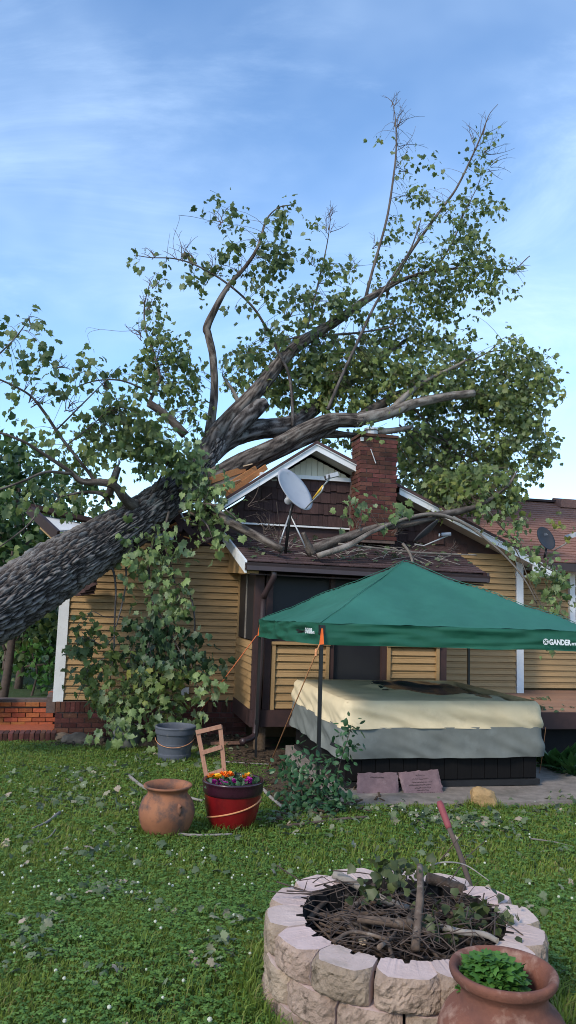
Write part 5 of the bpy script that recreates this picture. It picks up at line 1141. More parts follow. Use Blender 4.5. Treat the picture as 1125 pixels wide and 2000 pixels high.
# old terracotta urn
p = gp(323, 1630); R = thing('clay_urn', 'round weathered terracotta urn with soot marks beside the red pot', 'pot', tuple(p))
lathe_obj('body', smooth_prof([(.0, .0), (.12, .0), (.165, .03), (.205, .12), (.212, .19), (.19, .26), (.158, .30), (.152, .325), (.165, .345), (.185, .362), (.184, .374), (.165, .372), (.14, .345), (.135, .30), (.15, .22), (.0, .2)]), 44, M['terracotta_old'], R, .03, 4)
mb = MB(); mb.tube([np.array((.20*cos(a_)*1.02, .20*sin(a_)*1.02, z_)) for a_, z_ in [(-.95, .27), (-.95, .245), (-.93, .21), (-.95, .18)]], [.012, .017, .02, .008], 8); mb.obj('handle', M['terracotta_old'], R, smooth=True)
mb = MB(); mb.tube([(.205*cos(-.95), .205*sin(-.95)-.02, .25), (.21*cos(-.9), .21*sin(-.9)-.02, .26), (.205*cos(-.86), .205*sin(-.86)-.01, .25)], .008, 6); mb.obj('handle', M['terracotta_old'], R, smooth=True)
# dark grey plastic tub and barrel pot against the house
p = gp(340, 1485); R = thing('planter_tub', 'large empty dark grey plastic planter tub near the brick wall', 'planter', tuple(p))
lathe_obj('body', smooth_prof([(0, .0), (.195, .0), (.205, .03), (.212, .10), (.205, .105), (.225, .22), (.22, .225), (.24, .34)], 4), 40, M['tub_planter'], R, .012, 6)
lathe_obj('rim', smooth_prof([(.238, .335), (.252, .345), (.255, .40), (.262, .42), (.252, .435), (.235, .425), (.225, .35)], 4), 40, M['tub_planter'], R, .012, 6)
lathe_obj('soil', [(.0, .34), (.23, .335)], 24, M['soil'], R)
mb = MB(); rp = [((.222+.10*(z_-.2)+.02)*cos(a), (.222+.10*(z_-.2)+.02)*sin(a), z_) for a, z_ in [(a, .30-.10*sin((a+pi)*1.0)) for a in np.linspace(-pi*.95, -.05*pi, 24)]]
mb.tube(rp, .0038, 6); o = mb.obj('guy_rope', M['rope'], label='thin rope end slung round the dark grey planter tub', cat='rope'); o.location = tuple(p)
p = gp(240, 1462); R = thing('barrel_pot', 'light grey barrel pot tipped over under the fallen maple leaves', 'pot', tuple(p))
R.rotation_euler = (radians(-6), radians(14), 0)
lathe_obj('body', smooth_prof([(0, .0), (.15, .0), (.18, .05), (.20, .18), (.205, .30), (.20, .335), (.185, .335), (.18, .28)], 4), 36, M['barrel_pot'], R, .02, 2)
lathe_obj('rim', smooth_prof([(.20, .31), (.215, .32), (.215, .35), (.2, .36), (.185, .345)], 3), 36, M['glaze_dark'], R, .02, 2)
lathe_obj('soil', [(.0, .27), (.182, .265)], 20, M['soil'], R)
# big terracotta pot in the right corner
p = np.array([.70, 2.40, gz(.70, 2.40)]); zr = at(983, 1895, p[1])[2]-p[2]; SC = 1.0
R = thing('terracotta_pot', 'large weathered terracotta pot with thick rim in the near right corner', 'pot', tuple(p))
xo = at(983, 1895, p[1])[0]-p[0]
R.location.x += xo; p = np.array([p[0]+xo, p[1], p[2]]); h_ = zr
rs = .167
prof = [(0, 0), (.11, 0), (.13, .015), (.165, h_*.25), (.188, h_*.5), (.188, h_-.16), (.166, h_-.115), (.137, h_-.09), (.128, h_-.075), (.126, h_-.05), (.138, h_-.032), (.150, h_-.02), (.156, h_-.004), (.152, h_+.007), (.139, h_+.006), (.128, h_-.008), (.118, h_-.04), (.121, h_-.09)]
lathe_obj('body', smooth_prof(prof, 6), 64, M['terracotta'], R, .012, 9)
lathe_obj('soil', [(.0, h_-.075), (.09, h_-.07), (.122, h_-.08)], 30, M['soil'], R)
R2 = thing('parsley_plant', 'bright green leafy herb growing in the large terracotta pot', 'plant', tuple(p+[0, 0, h_-.075]))
n_ = 950; a = RNG.uniform(0, 2*pi, n_); rr_ = RNG.uniform(0, 1, n_)**.6*.086; cxy = np.array([-.03, .01])
pos = np.column_stack([cxy[0]+rr_*np.cos(a), cxy[1]+rr_*np.sin(a)*.9, .01+RNG.uniform(.0, .105, n_)*(1-(rr_/.13)**2)])
build_leaves('leaves', pos, np.column_stack([np.cos(a), np.sin(a), RNG.uniform(-.2, .7, n_)])+.5*rvec(n_), rvec(n_)*.5+[0, 0, 1], RNG.uniform(.016, .034, n_), LT_SMALL, M['parsley'], R2, (0, 0, 0), RNG.uniform(.1, 1, n_)*.9)
st = MB()
for k in range(26):
    a = random.uniform(0, 2*pi); d_ = random.uniform(.02, .1); st.tube([(cxy[0]+.3*d_*cos(a), cxy[1]+.3*d_*sin(a), .0), (cxy[0]+.7*d_*cos(a), cxy[1]+.7*d_*sin(a), .05), (cxy[0]+d_*cos(a), cxy[1]+d_*sin(a), .085)], .0015, 4)
st.obj('stems', M['parsley'], R2, kind='stuff')
# small pot with yellow flowers on the terrace
p = hw(-1.05, .85, -.245); R = thing('clay_pot', 'small clay pot with pale yellow flowers on the brick terrace wall', 'pot', tuple(p))
lathe_obj('body', smooth_prof([(0, 0), (.08, 0), (.12, .12), (.13, .2), (.14, .205), (.14, .24), (.12, .24), (.115, .2)], 3), 24, M['terracotta_old'], R)
n_ = 160; pos = rvec(n_)*np.array([.13, .13, .08])+[0, 0, .30]; build_leaves('flower_heads', pos, rvec(n_), rvec(n_)+[0, 0, .6], RNG.uniform(.04, .07, n_), LT_SMALL, M['bg_leaf2'], R, (0, 0, 0), RNG.uniform(.3, 1, n_))
# ================================================================== satellite dishes
def dish(prnt, c_, nrm, rx, ry, depth, mat, name='reflector', upv=(0, 0, 1)):
    nrm = np.array(nrm, float); nrm /= np.linalg.norm(nrm); a = np.cross(upv, nrm); a /= np.linalg.norm(a); b_ = np.cross(nrm, a)
    vs = []; fs = []; nr, na = 7, 40
    for lay in (0, 1):
        for j in range(nr+1):
            q = j/nr
            for i in range(na):
                th = 2*pi*i/na; vs.append(np.array(c_)+a*rx*q*cos(th)+b_*ry*q*sin(th)+nrm*(depth*(q*q-1)-(.010 if lay else 0)))
        off = lay*(nr+1)*na
        for j in range(nr):
            for i in range(na):
                f = (off+j*na+i, off+j*na+(i+1) % na, off+(j+1)*na+(i+1) % na, off+(j+1)*na+i); fs.append(f if not lay else f[::-1])
    o_ = (nr+1)*na
    for i in range(na): fs.append((nr*na+i, nr*na+(i+1) % na, o_+nr*na+(i+1) % na, o_+nr*na+i))
    MB().add(vs, fs).obj(name, mat, prnt, smooth=True)
    return a, b_, nrm
# grey dish on a tripod
c0 = hw(*hp(557, 1082, -1.25)); D1 = thing('satellite_dish', 'pale grey satellite dish on a steel tripod on the porch roof', 'satellite dish', tuple(c0))
def dl(px, py, y): return at(px, py, y)-c0
yd = c0[1]
ctr = dl(577, 955, yd-.02)
dish(D1, ctr, (.6, -.65, .45), .27, .37, .06, M['dish_grey'], upv=(-.6, 0, .8))
MB().tube([dl(557, 1082, yd), dl(567, 1000, yd), dl(572, 985, yd)], .024, 10).obj('mast', M['black_metal'], D1, smooth=True)
for (px, py, y_) in ((541, 1076, yd-.12), (603, 1083, yd+.02)): MB().tube([dl(566, 1003, yd), dl(px, py, y_)], .012, 8).obj('tripod_leg', M['steel'], D1, smooth=True)
br = MB(); br.lathe([(.0, -.02), (.055, -.02), (.06, 0), (.055, .02), (0, .02)], (0, 0, 0), 16); q = dl(563, 978, yd+.10)
br.v = [tuple(q+np.array([v[0], v[2], v[1]])) for v in br.v]; br.obj('bracket', M['dish_grey'], D1, smooth=True)
MB().bar(dl(562, 974, yd+.16), dl(572, 964, yd+.16), .07, .08).obj('bracket', M['steel'], D1)
MB().tube([dl(594, 996, yd-.05), dl(628, 960, yd-.35), dl(632, 950, yd-.38)], .011, 8).obj('feed_arm', M['steel'], D1, smooth=True)
MB().tube([dl(612, 974, yd-.20), dl(631, 949, yd-.37)], .017, 8).obj('yellow_sleeve', M['yellow'], D1, smooth=True)
MB().tube([dl(631, 950, yd-.37), dl(645, 933, yd-.42)], .012, 8).obj('feed_arm', M['steel'], D1, smooth=True)
MB().bar(dl(637, 932, yd-.42), dl(661, 926, yd-.44), .07, .06).obj('feed_horn', M['dish_grey'], D1); MB().bar(dl(634, 934, yd-.42), dl(645, 930, yd-.44), .05, .05).obj('feed_horn', M['black_plastic'], D1)
lp = MB(); lp.tube([dl(577+6.5*cos(t_), 1009+6*sin(t_), yd-.03) for t_ in np.linspace(0, 2*pi, 18)], .005, 5); lp.obj('cable_loop', M['black_plastic'], D1)
# dark dish knocked flat against the gable
c0 = hw(*hp(835, 1060, -.9)); D2 = thing('satellite_dish', 'black satellite dish knocked over by branches on the porch roof', 'satellite dish', tuple(c0)); yd = c0[1]
dish(D2, dl(832, 1036, yd), (-.55, .30, .60), .11, .27, .05, M['dish_dark'], upv=(.75, 0, .62))
MB().tube([dl(810, 1063, yd-.02), dl(828, 1066, yd-.1), dl(875, 1046, yd-.2)], .012, 8).obj('feed_arm', M['steel'], D2, smooth=True)
mb = MB(); mb.tube([dl(862, 1044, yd-.2), dl(866, 1044, yd-.2), dl(881, 1043, yd-.22)], [.026, .03, .03], 12); mb.obj('feed_horn', M['dish_grey'], D2, smooth=True)
mb = MB(); mb.tube([dl(857, 1045, yd-.2), dl(859, 1045, yd-.2)], .026, 10); mb.obj('feed_horn', M['plastic_white'], D2)
# dark dish on the right-hand roof corner
c0 = hw(*hp(1067, 1092, .05)); D3 = thing('satellite_dish', 'dark oval satellite dish standing at the eave of the red roof', 'satellite dish', tuple(c0)); yd = c0[1]
a_, b_, n3 = dish(D3, dl(1067, 1051, yd), (.42, -.80, .35), .20, .225, .045, M['dish_dark'], upv=(-.2, 0, 1))
MB().tube([dl(1063, 1090, yd), dl(1066, 1078, yd), dl(1067, 1070, yd+.03)], .02, 8).obj('mast', M['black_metal'], D3, smooth=True)
MB().tube([dl(1082, 1075, yd-.02), dl(1105, 1062, yd-.18), dl(1112, 1050, yd-.24)], .014, 8).obj('feed_arm', M['steel'], D3, smooth=True)
MB().bar(dl(1104, 1050, yd-.25), dl(1130, 1042, yd-.27), .09, .08).obj('feed_horn', M['dish_grey'], D3)
lg = dl(1069, 1042, yd)+n3*.005
for k in range(3):
    mb = MB(); cc = lg+a_*(k-1)*.028-n3*.045; mb.tube([cc+a_*.014*cos(t_)+b_*.016*sin(t_) for t_ in np.linspace(0, 2*pi*(1 if k else .8), 12)], .0025, 4); mb.obj('dish_mark', M['dish_grey'], D3)
# ================================================================== fire pit
PC = np.array([.485, 3.10]); PZ = gz(*PC)-.01; RO, RI = .525, .382; NB = 14; CH = .110
F_ = thing('fire_pit', 'round fire pit of three courses of pinkish split-face concrete blocks', 'fire pit', (PC[0], PC[1], PZ))
def block_mesh(seed, top=False):
    """one split-face block: faceted rough front, straight sides, notched back; origin at ring centre, pointing -y"""
    hw_ = pi/NB*.966; nx_, nz_ = 24, 10
    vs = []; fs = []; mi = []
    def front(s, q):
        a = (s*2-1); ang = a*hw_
        fac = 1.0 if abs(a) < .58 else 1-(.03+.065*max(0, (q-.7)/.3))*(abs(a)-.58)/.42
        r_ = RO*fac
        ed = max(0, (abs(a)-.93)/.07)
        bev = .008*max(0, (q-.88)/.12)+.008*max(0, (.10-q)/.10)+.007*ed
        rough = .004*noise.noise(Vector((s*3+seed*7, q*1.6, seed)))-.010*abs(noise.noise(Vector((s*8+seed*3, q*4, seed))))+.008*abs(noise.noise(Vector((s*21, q*12, seed))))
        r_ += rough*(0.5 if q > .97 else 1)-bev
        return (r_*sin(ang), -r_*cos(ang), q*(CH-.005)+(.003*noise.noise(Vector((s*8, 3, seed))) if .9 < q < .97 else 0))
    for j in range(nz_+1):
        for i in range(nx_+1): vs.append(front(i/nx_, j/nz_))
    for j in range(nz_):
        for i in range(nx_): a = j*(nx_+1)+i; fs.append((a, a+1, a+nx_+2, a+nx_+1)); mi.append(1)
    # inner edge with notch
    inner = []
    for i in range(nx_+1):
        s = i/nx_; ang = (s*2-1)*hw_; notch = .028 if .42 < s < .58 else .0
        r_ = RI+notch+(.012 if s < .06 or s > .94 else 0); inner.append((r_*sin(ang), -r_*cos(ang)))
    b0 = len(vs); vs += [(x, y, CH-.004-.003*random.random()) for x, y in inner]; vs += [(x, y, 0) for x, y in inner]
    ft = nz_*(nx_+1)
    for i in range(nx_):
        fs.append((ft+i, ft+i+1, b0+i+1, b0+i)); mi.append(0)
        fs.append((b0+i, b0+i+1, b0+nx_+2+i, b0+nx_+1+i)); mi.append(2)
        fs.append((b0+nx_+1+i, b0+nx_+2+i, i+1, i)); mi.append(0)
    # sides
    fs.append(tuple([j*(nx_+1) for j in range(nz_+1)]+[b0, b0+nx_+1])[::-1]); mi.append(0)
    fs.append(tuple([j*(nx_+1)+nx_ for j in range(nz_+1)]+[b0+nx_, b0+2*nx_+1])); mi.append(0)
    me = bpy.data.meshes.new('block'); me.from_pydata(vs, [], fs); me.update()
    for mm in ('pitblock', 'pitface', 'ash'): me.materials.append(M[mm])
    me.polygons.foreach_set('material_index', mi); return me
BV = [block_mesh(k+1) for k in range(9)]
for c_ in range(3):
    for k in range(NB):
        o = link('block', random.choice(BV), None, F_, loc=(random.uniform(-.004, .004), random.uniform(-.004, .004), c_*CH), rot=(random.uniform(-.008, .008), random.uniform(-.008, .008), 2*pi*(k+.5*((c_+1) % 2))/NB+.10+random.uniform(-.018, .018)))
MB().lathe([(RI+.01, .0), (RI+.0, .03), (.2, .05), (0, .06)], (0, 0, 0), 30, cap=False).obj('ash_bed', M['ash'], F_)
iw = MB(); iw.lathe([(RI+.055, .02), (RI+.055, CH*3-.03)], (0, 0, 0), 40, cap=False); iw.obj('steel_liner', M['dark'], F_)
# brush in the pit: sticks
PT_ = PZ+CH*3
STK = []
def stick(pts, r0, r1, mat, label, name='stick', group=None, end=None, n=8, wob=.25):
    P3 = smooth_curve(np.array(pts, float), 5); m = len(P3); rad = [r0+(r1-r0)*i/(m-1) for i in range(m)]
    c_ = P3.mean(axis=0); mb = MB(c_); mb.tube(P3, rad, n, wob=wob, seed=random.random()*50)
    o = mb.obj(name, mat, label=label, cat='stick', group=group, smooth=True); o.location = tuple(c_)
    if end: o.data.materials.append(M[end]); o.data.polygons[-1].material_index = 1; o.data.polygons[-2].material_index = 1; o.data.polygons[-1].use_smooth = False; o.data.polygons[-2].use_smooth = False
    return o
def pp(px, py, dz): # point over the pit by pixel at height above its top
    d = ray(px, py); t = (PT_+dz-EYE[2])/d[2]; return EYE+d*t
BL_ = 'dry brown stick in the brush pile inside the fire pit'; BG_ = 'sticks piled in the fire pit'
named = [
 ([(652,1706,.03),(700,1730,.0),(752,1758,-.03),(800,1775,-.06)], .020, .013, 'stick_grey', 'thick grey stick poking over the back left rim of the pit'),
 ([(820,1692,.12),(821,1740,.08),(817,1790,.03),(811,1856,-.03)], .013, .016, 'stick', 'thick upright brown branch standing at the front of the brush pile'),
 ([(700,1795,-.01),(750,1800,.0),(820,1810,-.01)], .014, .019, 'stick', 'pale brown thick stick lying level across the middle of the pit'),
 ([(708,1838,-.05),(725,1825,-.05),(750,1818,-.06)], .017, .013, 'stick', 'short sawn stick with a round cream end facing out of the pit'),
 ([(835,1715,.02),(870,1725,.0),(905,1738,.0)], .024, .022, 'stick', 'dark thick bark-covered log at the back right of the pit'),
 ([(860,1810,-.02),(900,1820,.0),(945,1825,.02),(972,1838,.015)], .012, .010, 'stick_grey', 'bent pale stick resting on the front right rim of the pit'),
 ([(840,1690,.10),(870,1684,.12),(910,1690,.10),(955,1720,.06)], .004, .002, 'stick_grey', 'thin pale arching twig over the back right rim of the pit')]
for pts, r0, r1, mt, lb in named: stick([pp(*q) for q in pts], r0, r1, M[mt], lb, end='wood_pale' if 'sawn' in lb or 'bent' in lb else None)
SB = [([(590,1768),(640,1745),(690,1720)],.010,.007),([(600,1800),(625,1770),(665,1735)],.012,.010),([(640,1750),(690,1770),(740,1800)],.013,.009),([(680,1780),(720,1745),(745,1700)],.013,.010),([(645,1800),(700,1786),(790,1782)],.011,.008),
      ([(690,1845),(700,1800),(720,1740)],.006,.004),([(820,1770),(800,1800),(850,1830)],.015,.012),([(770,1765),(800,1790),(850,1840)],.014,.013),([(830,1790),(880,1785),(960,1782)],.010,.008),([(860,1760),(890,1790),(925,1830)],.010,.006),
      ([(790,1720),(796,1750),(792,1775)],.011,.008),([(720,1715),(770,1712),(815,1725)],.010,.008),([(640,1775),(660,1760),(700,1758)],.014,.012),([(870,1835),(910,1840),(950,1845)],.013,.010),([(650,1840),(690,1820),(760,1835)],.008,.006),([(600,1785),(650,1790),(700,1820)],.009,.006),
      ([(740,1850),(770,1825),(780,1790)],.009,.006),([(880,1750),(920,1765),(985,1775)],.010,.008),([(900,1800),(935,1780),(960,1760)],.008,.005),([(830,1740),(860,1750),(900,1748)],.007,.004)]
for (pts, r0, r1) in SB:
    z0 = random.uniform(-.11, .0)
    stick([pp(x_, y_, z0+random.uniform(-.02, .03)) for x_, y_ in pts], r0, r1, M['stick'], BL_, group=BG_, n=7)
for k in range(34):
    a, b_ = random.uniform(0, 2*pi), random.uniform(0, .30); c_ = np.array([PC[0]+b_*cos(a), PC[1]+b_*sin(a), PT_+random.uniform(-.20, -.04)]); l_ = random.uniform(.12, .30); t_ = random.uniform(0, pi)
    d_ = np.array([cos(t_), sin(t_), random.uniform(-.15, .25)])*l_
    e0, e1 = c_-d_, c_+d_
    for e in (e0, e1):
        v_ = e[:2]-PC; L_ = np.linalg.norm(v_)
        if L_ > .37: e[:2] = PC+v_*.37/L_
    stick([e0, c_+RNG.normal(size=3)*.012, e1], random.uniform(.005, .012), random.uniform(.003, .008), M['stick'], BL_, group=BG_, n=6)
# fine twigs: uncountable
tw = MB((PC[0], PC[1], PT_))
for k in range(330):
    a, b_ = random.uniform(0, 2*pi), .36*sqrt(random.random()); c_ = np.array([PC[0]+b_*cos(a), PC[1]+b_*sin(a), PT_+random.uniform(-.12, .035)]); t_ = random.uniform(0, 2*pi); l_ = random.uniform(.06, .24)
    d_ = np.array([cos(t_), sin(t_), random.uniform(-.3, .45)])*l_
    tw.tube([c_-d_*.5, c_+RNG.normal(size=3)*.02, c_+d_*.5], [.0028, .0022, .0012], 4, cap=False)
for (x0, y0, x1, y1, z0, z1) in [(540,1722,640,1735,.02,.02),(560,1740,690,1728,.03,.03),(575,1735,600,1720,.0,.06),(650,1700,780,1716,.06,.05),(860,1680,905,1625,.06,.22),(880,1720,950,1640,.05,.16),(540,1690,640,1712,.10,.06),(630,1745,520,1740,.02,.03)]:
    A, B_ = pp(x0, y0, z0), pp(x1, y1, z1); tw.tube([A, (A+B_)/2+RNG.normal(size=3)*.02, B_], [.003, .0025, .0014], 5, cap=False)
o = tw.obj('brush_twigs', M['twig'], kind='stuff', label='tangle of fine dry twigs in the fire pit', cat='twigs'); o.location = (PC[0], PC[1], PT_)
# withered leaves on the brush
pos = []; var = []
for (px, py, n_, sp, z0) in [(745,1700,26,.06,.09),(790,1705,20,.05,.10),(725,1725,14,.05,.06),(780,1690,20,.05,.12),(905,1790,30,.07,.0),(945,1800,26,.06,.02),(960,1770,16,.06,.02),(880,1810,16,.05,-.02),(985,1800,10,.03,.01),(850,1800,14,.05,.0),(720,1740,10,.03,.04)]:
    c_ = pp(px, py, z0)
    for _ in range(n_): pos.append(c_+RNG.normal(size=3)*sp*np.array([1, 1, .5])); var.append(random.uniform(0, .8))
n_ = len(pos); build_leaves('withered_leaves', pos, rvec(n_)+[0, 0, -.3], rvec(n_)+[0, 0, .5], RNG.uniform(.022, .05, n_), LT_SMALL, M['brush_leaf'], None, (0, 0, 0), var, label='withered green leaves caught in the fire pit brush', cat='leaves')
# red-handled poker standing at the back of the pit
A, B_ = pp(918, 1728, -.02), at(858, 1566, PC[1]+.62)
c_ = A; PK = thing('fire_poker', 'dark stick with a red grip leaning up from the back of the fire pit', 'poker', tuple(A)); d_ = B_-A
MB(A).tube(smooth_curve([A-d_*.15, A, A+d_*.35+[.006, 0, 0], A+d_*.68], 4), [.0115]*13, 8, wob=.15).obj('shaft', M['twig'], PK, smooth=True)
MB(A).tube([A+d_*.66, A+d_*.7, A+d_*.85, A+d_*.96, A+d_*1.0], [.0135, .0155, .0155, .0165, .013], 12).obj('grip', M['red_rubber'], PK, smooth=True)
# ================================================================== sticks on the lawn
def gstick(pts, w0, w1, mt, lb):
    P3 = [gp(x_, y_)+[0, 0, .035] for x_, y_ in pts]; stick(P3, px2m(w0, P3[0])/2, px2m(w1, P3[-1])/2, M[mt], lb, wob=.3)
gstick([(328,1637),(370,1640),(410,1640),(453,1638)], 6, 4, 'stick_grey', 'long grey stick lying in front of the urn and the red pot')
gstick([(62,1632),(90,1618),(116,1595)], 3, 7, 'stick_grey', 'short pale stick lying on the grass at the left')
gstick([(72,1660),(95,1650),(110,1630)], 3, 3, 'stick_grey', 'thin dark grey twig on the grass below the short pale stick')
gstick([(250,1520),(285,1545),(330,1552),(395,1568)], 7, 5, 'stick_grey', 'grey branch on the grass behind the clay urn')
gstick([(510,1545),(530,1565),(560,1590)], 7, 6, 'stick_grey', 'grey branch on the ground right of the red pot')
gstick([(560,1622),(610,1618),(660,1612),(716,1608)], 6, 5, 'stick', 'brown branch lying below the rose bush at the pad edge')
gstick([(440,1494),(490,1498),(530,1500)], 3, 3, 'stick_grey', 'thin grey stick on the mulch behind the ladder trellis')
gstick([(1035,1650),(1080,1655),(1122,1664)], 3, 2, 'stick_grey', 'thin twig on the grass at the far right')
# loose board, rocks at the foot of the wall
p = gp(450, 1463); mb = MB(p); mb.bar(p+[-.28, -.04, .05], p+[.2, .06, .06], .10, .03); o = mb.obj('loose_board', M['trellis'], label='loose weathered board on the mulch beside the grey tub', cat='board'); o.location = tuple(p)
for k, (px, py, s_, lb) in enumerate([(125,1450,.16,'dark flat stone at the brick corner of the house'),(150,1455,.20,'broad brown rock in the bed left of the barrel pot'),(185,1458,.16,'brown rock just left of the barrel pot'),(205,1440,.20,'pale squarish rock behind the barrel pot'),(285,1462,.15,'brown rock between the barrel pot and grey tub'),(483,1425,.10,'small tan rock by the foot of the downspout'),(405,1440,.15,'dark stone behind the ladder trellis')]):
    q = gp(px, py); rock('rock', q, s_*1.1, s_*.7, s_*.55, M['rock_tan'] if 'tan' in lb else M['rock_brown'], k*3.3, lb)
# ================================================================== rose bush and bed plants
def leafy_bush(name, label, cat, base, stems, mat, size, tpl, nleaf, stem_mat='twig', r_=.006, var=(.1, .8)):
    O = thing(name, label, cat, tuple(base)); sm = MB(base); pos = []; tip = []
    for pts in stems:
        P3 = smooth_curve(np.array(pts, float), 5); m = len(P3); sm.tube(P3, [r_*(1-.7*i/m) for i in range(m)], 5)
        for i in range(m//5, m):
            for _ in range(nleaf):
                o_ = RNG.normal(size=3)*size*.9; pos.append(P3[i]+o_); tip.append(o_*3+np.array([0, 0, -.15])+RNG.normal(size=3)*.3)
    sm.obj('stems', M[stem_mat], O, kind='stuff'); n_ = len(pos)
    build_leaves('leaves', pos, tip, rvec(n_)*.6+np.array([0, -.3, .8]), size*RNG.uniform(.7, 1.3, n_), tpl, M[mat], O, base, RNG.uniform(*var, n_)); return O
b0 = gp(600, 1590); yb = b0[1]
def q_(px, py, dy=0): return at(px, py, yb+dy)
leafy_bush('rose_bush', 'rose bush with purple-green leaves at the foot of the near canopy pole', 'bush', b0, [
   [b0, q_(580,1560), q_(560,1520,.2), q_(550,1490,.3)], [b0, q_(590,1550), q_(585,1500,.1), q_(572,1470,.2)], [b0, q_(610,1560), q_(620,1520), q_(612,1480)], [b0, q_(640,1590), q_(652,1560), q_(660,1520)],
   [b0+[.1, 0, 0], q_(655,1560), q_(662,1500), q_(680,1440,.0), q_(688,1415,0)], [b0, q_(570,1575), q_(545,1545)], [b0, q_(630,1560), q_(640,1530), q_(645,1500)], [b0, q_(615,1590,-.1), q_(620,1570,-.15), q_(640,1570,-.15)]], 'rose_leaf', .066, LT_OVAL, 6)
b0 = gp(1105, 1520); yb = b0[1]+.15
for k, (px, py, h_, n_, lb) in enumerate([(1085,1490,.42,26,'leafy green hosta beside the right end of the tub'),(1118,1500,.50,28,'tall broad-leaved green plant at the right edge of the photo')]):
    q = gp(px, py+28); O = thing('bed_plant', lb, 'plant', tuple(q)); a = RNG.uniform(0, 2*pi, n_*2); el = RNG.uniform(.35, 1.25, n_*2)
    tip = np.column_stack([np.cos(a)*np.cos(el), np.sin(a)*np.cos(el), np.sin(el)]); pos = tip*RNG.uniform(.0, .22, n_*2)[:, None]
    build_leaves('leaves', pos, tip, np.column_stack([-tip[:, 0]*.6, -tip[:, 1]*.6, np.ones(n_*2)]), RNG.uniform(.2, .32, n_*2), LT_OVAL if k == 0 else LT_LONG, M['hosta'], O, (0, 0, 0), RNG.uniform(.1, .9, n_*2))
    st = MB()
    for t_ in tip[:20]: st.tube([(0, 0, 0), t_*.1, t_*.2], .004, 4)
    st.obj('stems', M['hosta'], O, kind='stuff')

# ================================================================== background trees
def scatter_tree(name, label, base, height, blobs, mat, size, per_m3=60, trunk_r=.10, tpl=None, cat='tree', group=None, needle=False):
    O = thing(name, label, cat, tuple(base), group=group); tm = MB()
    tm.tube(smooth_curve([(0, 0, -.2), (.1, .05, height*.4), (-.05, .1, height*.75), (0, 0, height*.95)], 4), [trunk_r*(1-.8*i/12) for i in range(13)], 10, wob=.15)
    pos = []; var = []; tips = []
    for (x, y, z, rx, ry, rz) in blobs:
        tm.tube([(0, 0, max(.5, z*.6)), (x*.5, y*.5, z*.8), (x, y, z)], [trunk_r*.35, trunk_r*.22, .02], 6)
        n_ = int(per_m3*rx*ry*rz*4.19*.5+60); ncl = max(6, n_//9); cc = rvec(ncl)*(RNG.uniform(.35, 1.05, ncl)**.6)[:, None]*np.array([rx, ry, rz])+np.array([x, y, z])
        for c_ in cc:
            k = 9; v0 = random.uniform(.0, .9); pos.append(c_+RNG.normal(size=(k, 3))*size*1.3); var.append(np.clip(v0+RNG.normal(size=k)*.12, 0, .9)); tips.append(rvec(k)+np.array([0, 0, -.5])+(c_-np.array([x, y, z]))*.4)
    tm.obj('trunk', M['twig'], O, smooth=True)
    pos = np.concatenate(pos); n_ = len(pos)
    build_leaves('crown', pos, np.concatenate(tips), rvec(n_)*.7+np.array([0, -.3, .7]), size*RNG.uniform(.6, 1.3, n_), tpl or LT_SMALL, M[mat], O, (0, 0, 0), np.concatenate(var), kind='stuff'); return O
def bb(n, sx, sy, z0, z1, r_):
    out = []
    for i in range(n):
        z = z0+(z1-z0)*(i+.5)/n; out.append((random.gauss(0, sx*.5), random.gauss(0, sy*.5), z, r_*random.uniform(.7, 1.2), r_*random.uniform(.7, 1.2), r_*random.uniform(.5, .8)))
    return out
def bgpos(px, y): x = at(px, 1200, y)[0]; return np.array([x, y, gz(x, min(y, 40))])
# wood at the left beyond the house
for (px, y, h_, mt, lb, nm, sz, n_) in [
    (18, 23, 7.2, 'conifer', 'grey-green cedar rising behind the trunk at the left edge', 'cedar_tree', .16, 16),
    (62, 30, 7.6, 'conifer', 'thin cedar top just right of the left-edge cedar', 'cedar_tree', .16, 13),
    (-40, 20, 6.5, 'bg_leaf', 'dark leafy tree at the far left edge behind the cedar', 'leafy_tree', .20, 14),
    (45, 19, 4.6, 'bg_leaf', 'low dark leafy tree seen under the fallen trunk', 'leafy_tree', .18, 15),
    (105, 24, 6.2, 'bg_leaf', 'dark leafy tree beyond the left house corner', 'leafy_tree', .20, 14),
    (15, 15.5, 3.2, 'bg_leaf2', 'light green young tree under the trunk at the left edge', 'leafy_tree', .16, 7)]:
    b0 = bgpos(px, y); mt_ = M[mt]
    if nm == 'cedar_tree':
        bl = [(random.gauss(0, .5)*(1-i/n_), random.gauss(0, .5)*(1-i/n_), .8+(h_-.9)*i/n_, max(.22, 1.25*(1-i/n_)), max(.22, 1.1*(1-i/n_)), .40) for i in range(n_)]
        scatter_tree(nm, lb, b0, h_, bl, mt, .13, per_m3=220, tpl=LT_LONG, trunk_r=.12)
    else: scatter_tree(nm, lb, b0, h_, bb(n_, 1.7 if h_ > 4 else .9, 1.2, .6 if h_ > 4 else 1.0, h_, 1.2 if h_ > 4 else .6), mt, sz, per_m3=60)
b0 = bgpos(70, 17.5); scatter_tree('shrub', 'bright green shrub between the terrace and the house corner', b0, 1.2, [(0, 0, .75, .42, .4, .45), (.35, .1, .45, .3, .3, .3)], 'parsley', .13, per_m3=160, trunk_r=.03, cat='shrub')
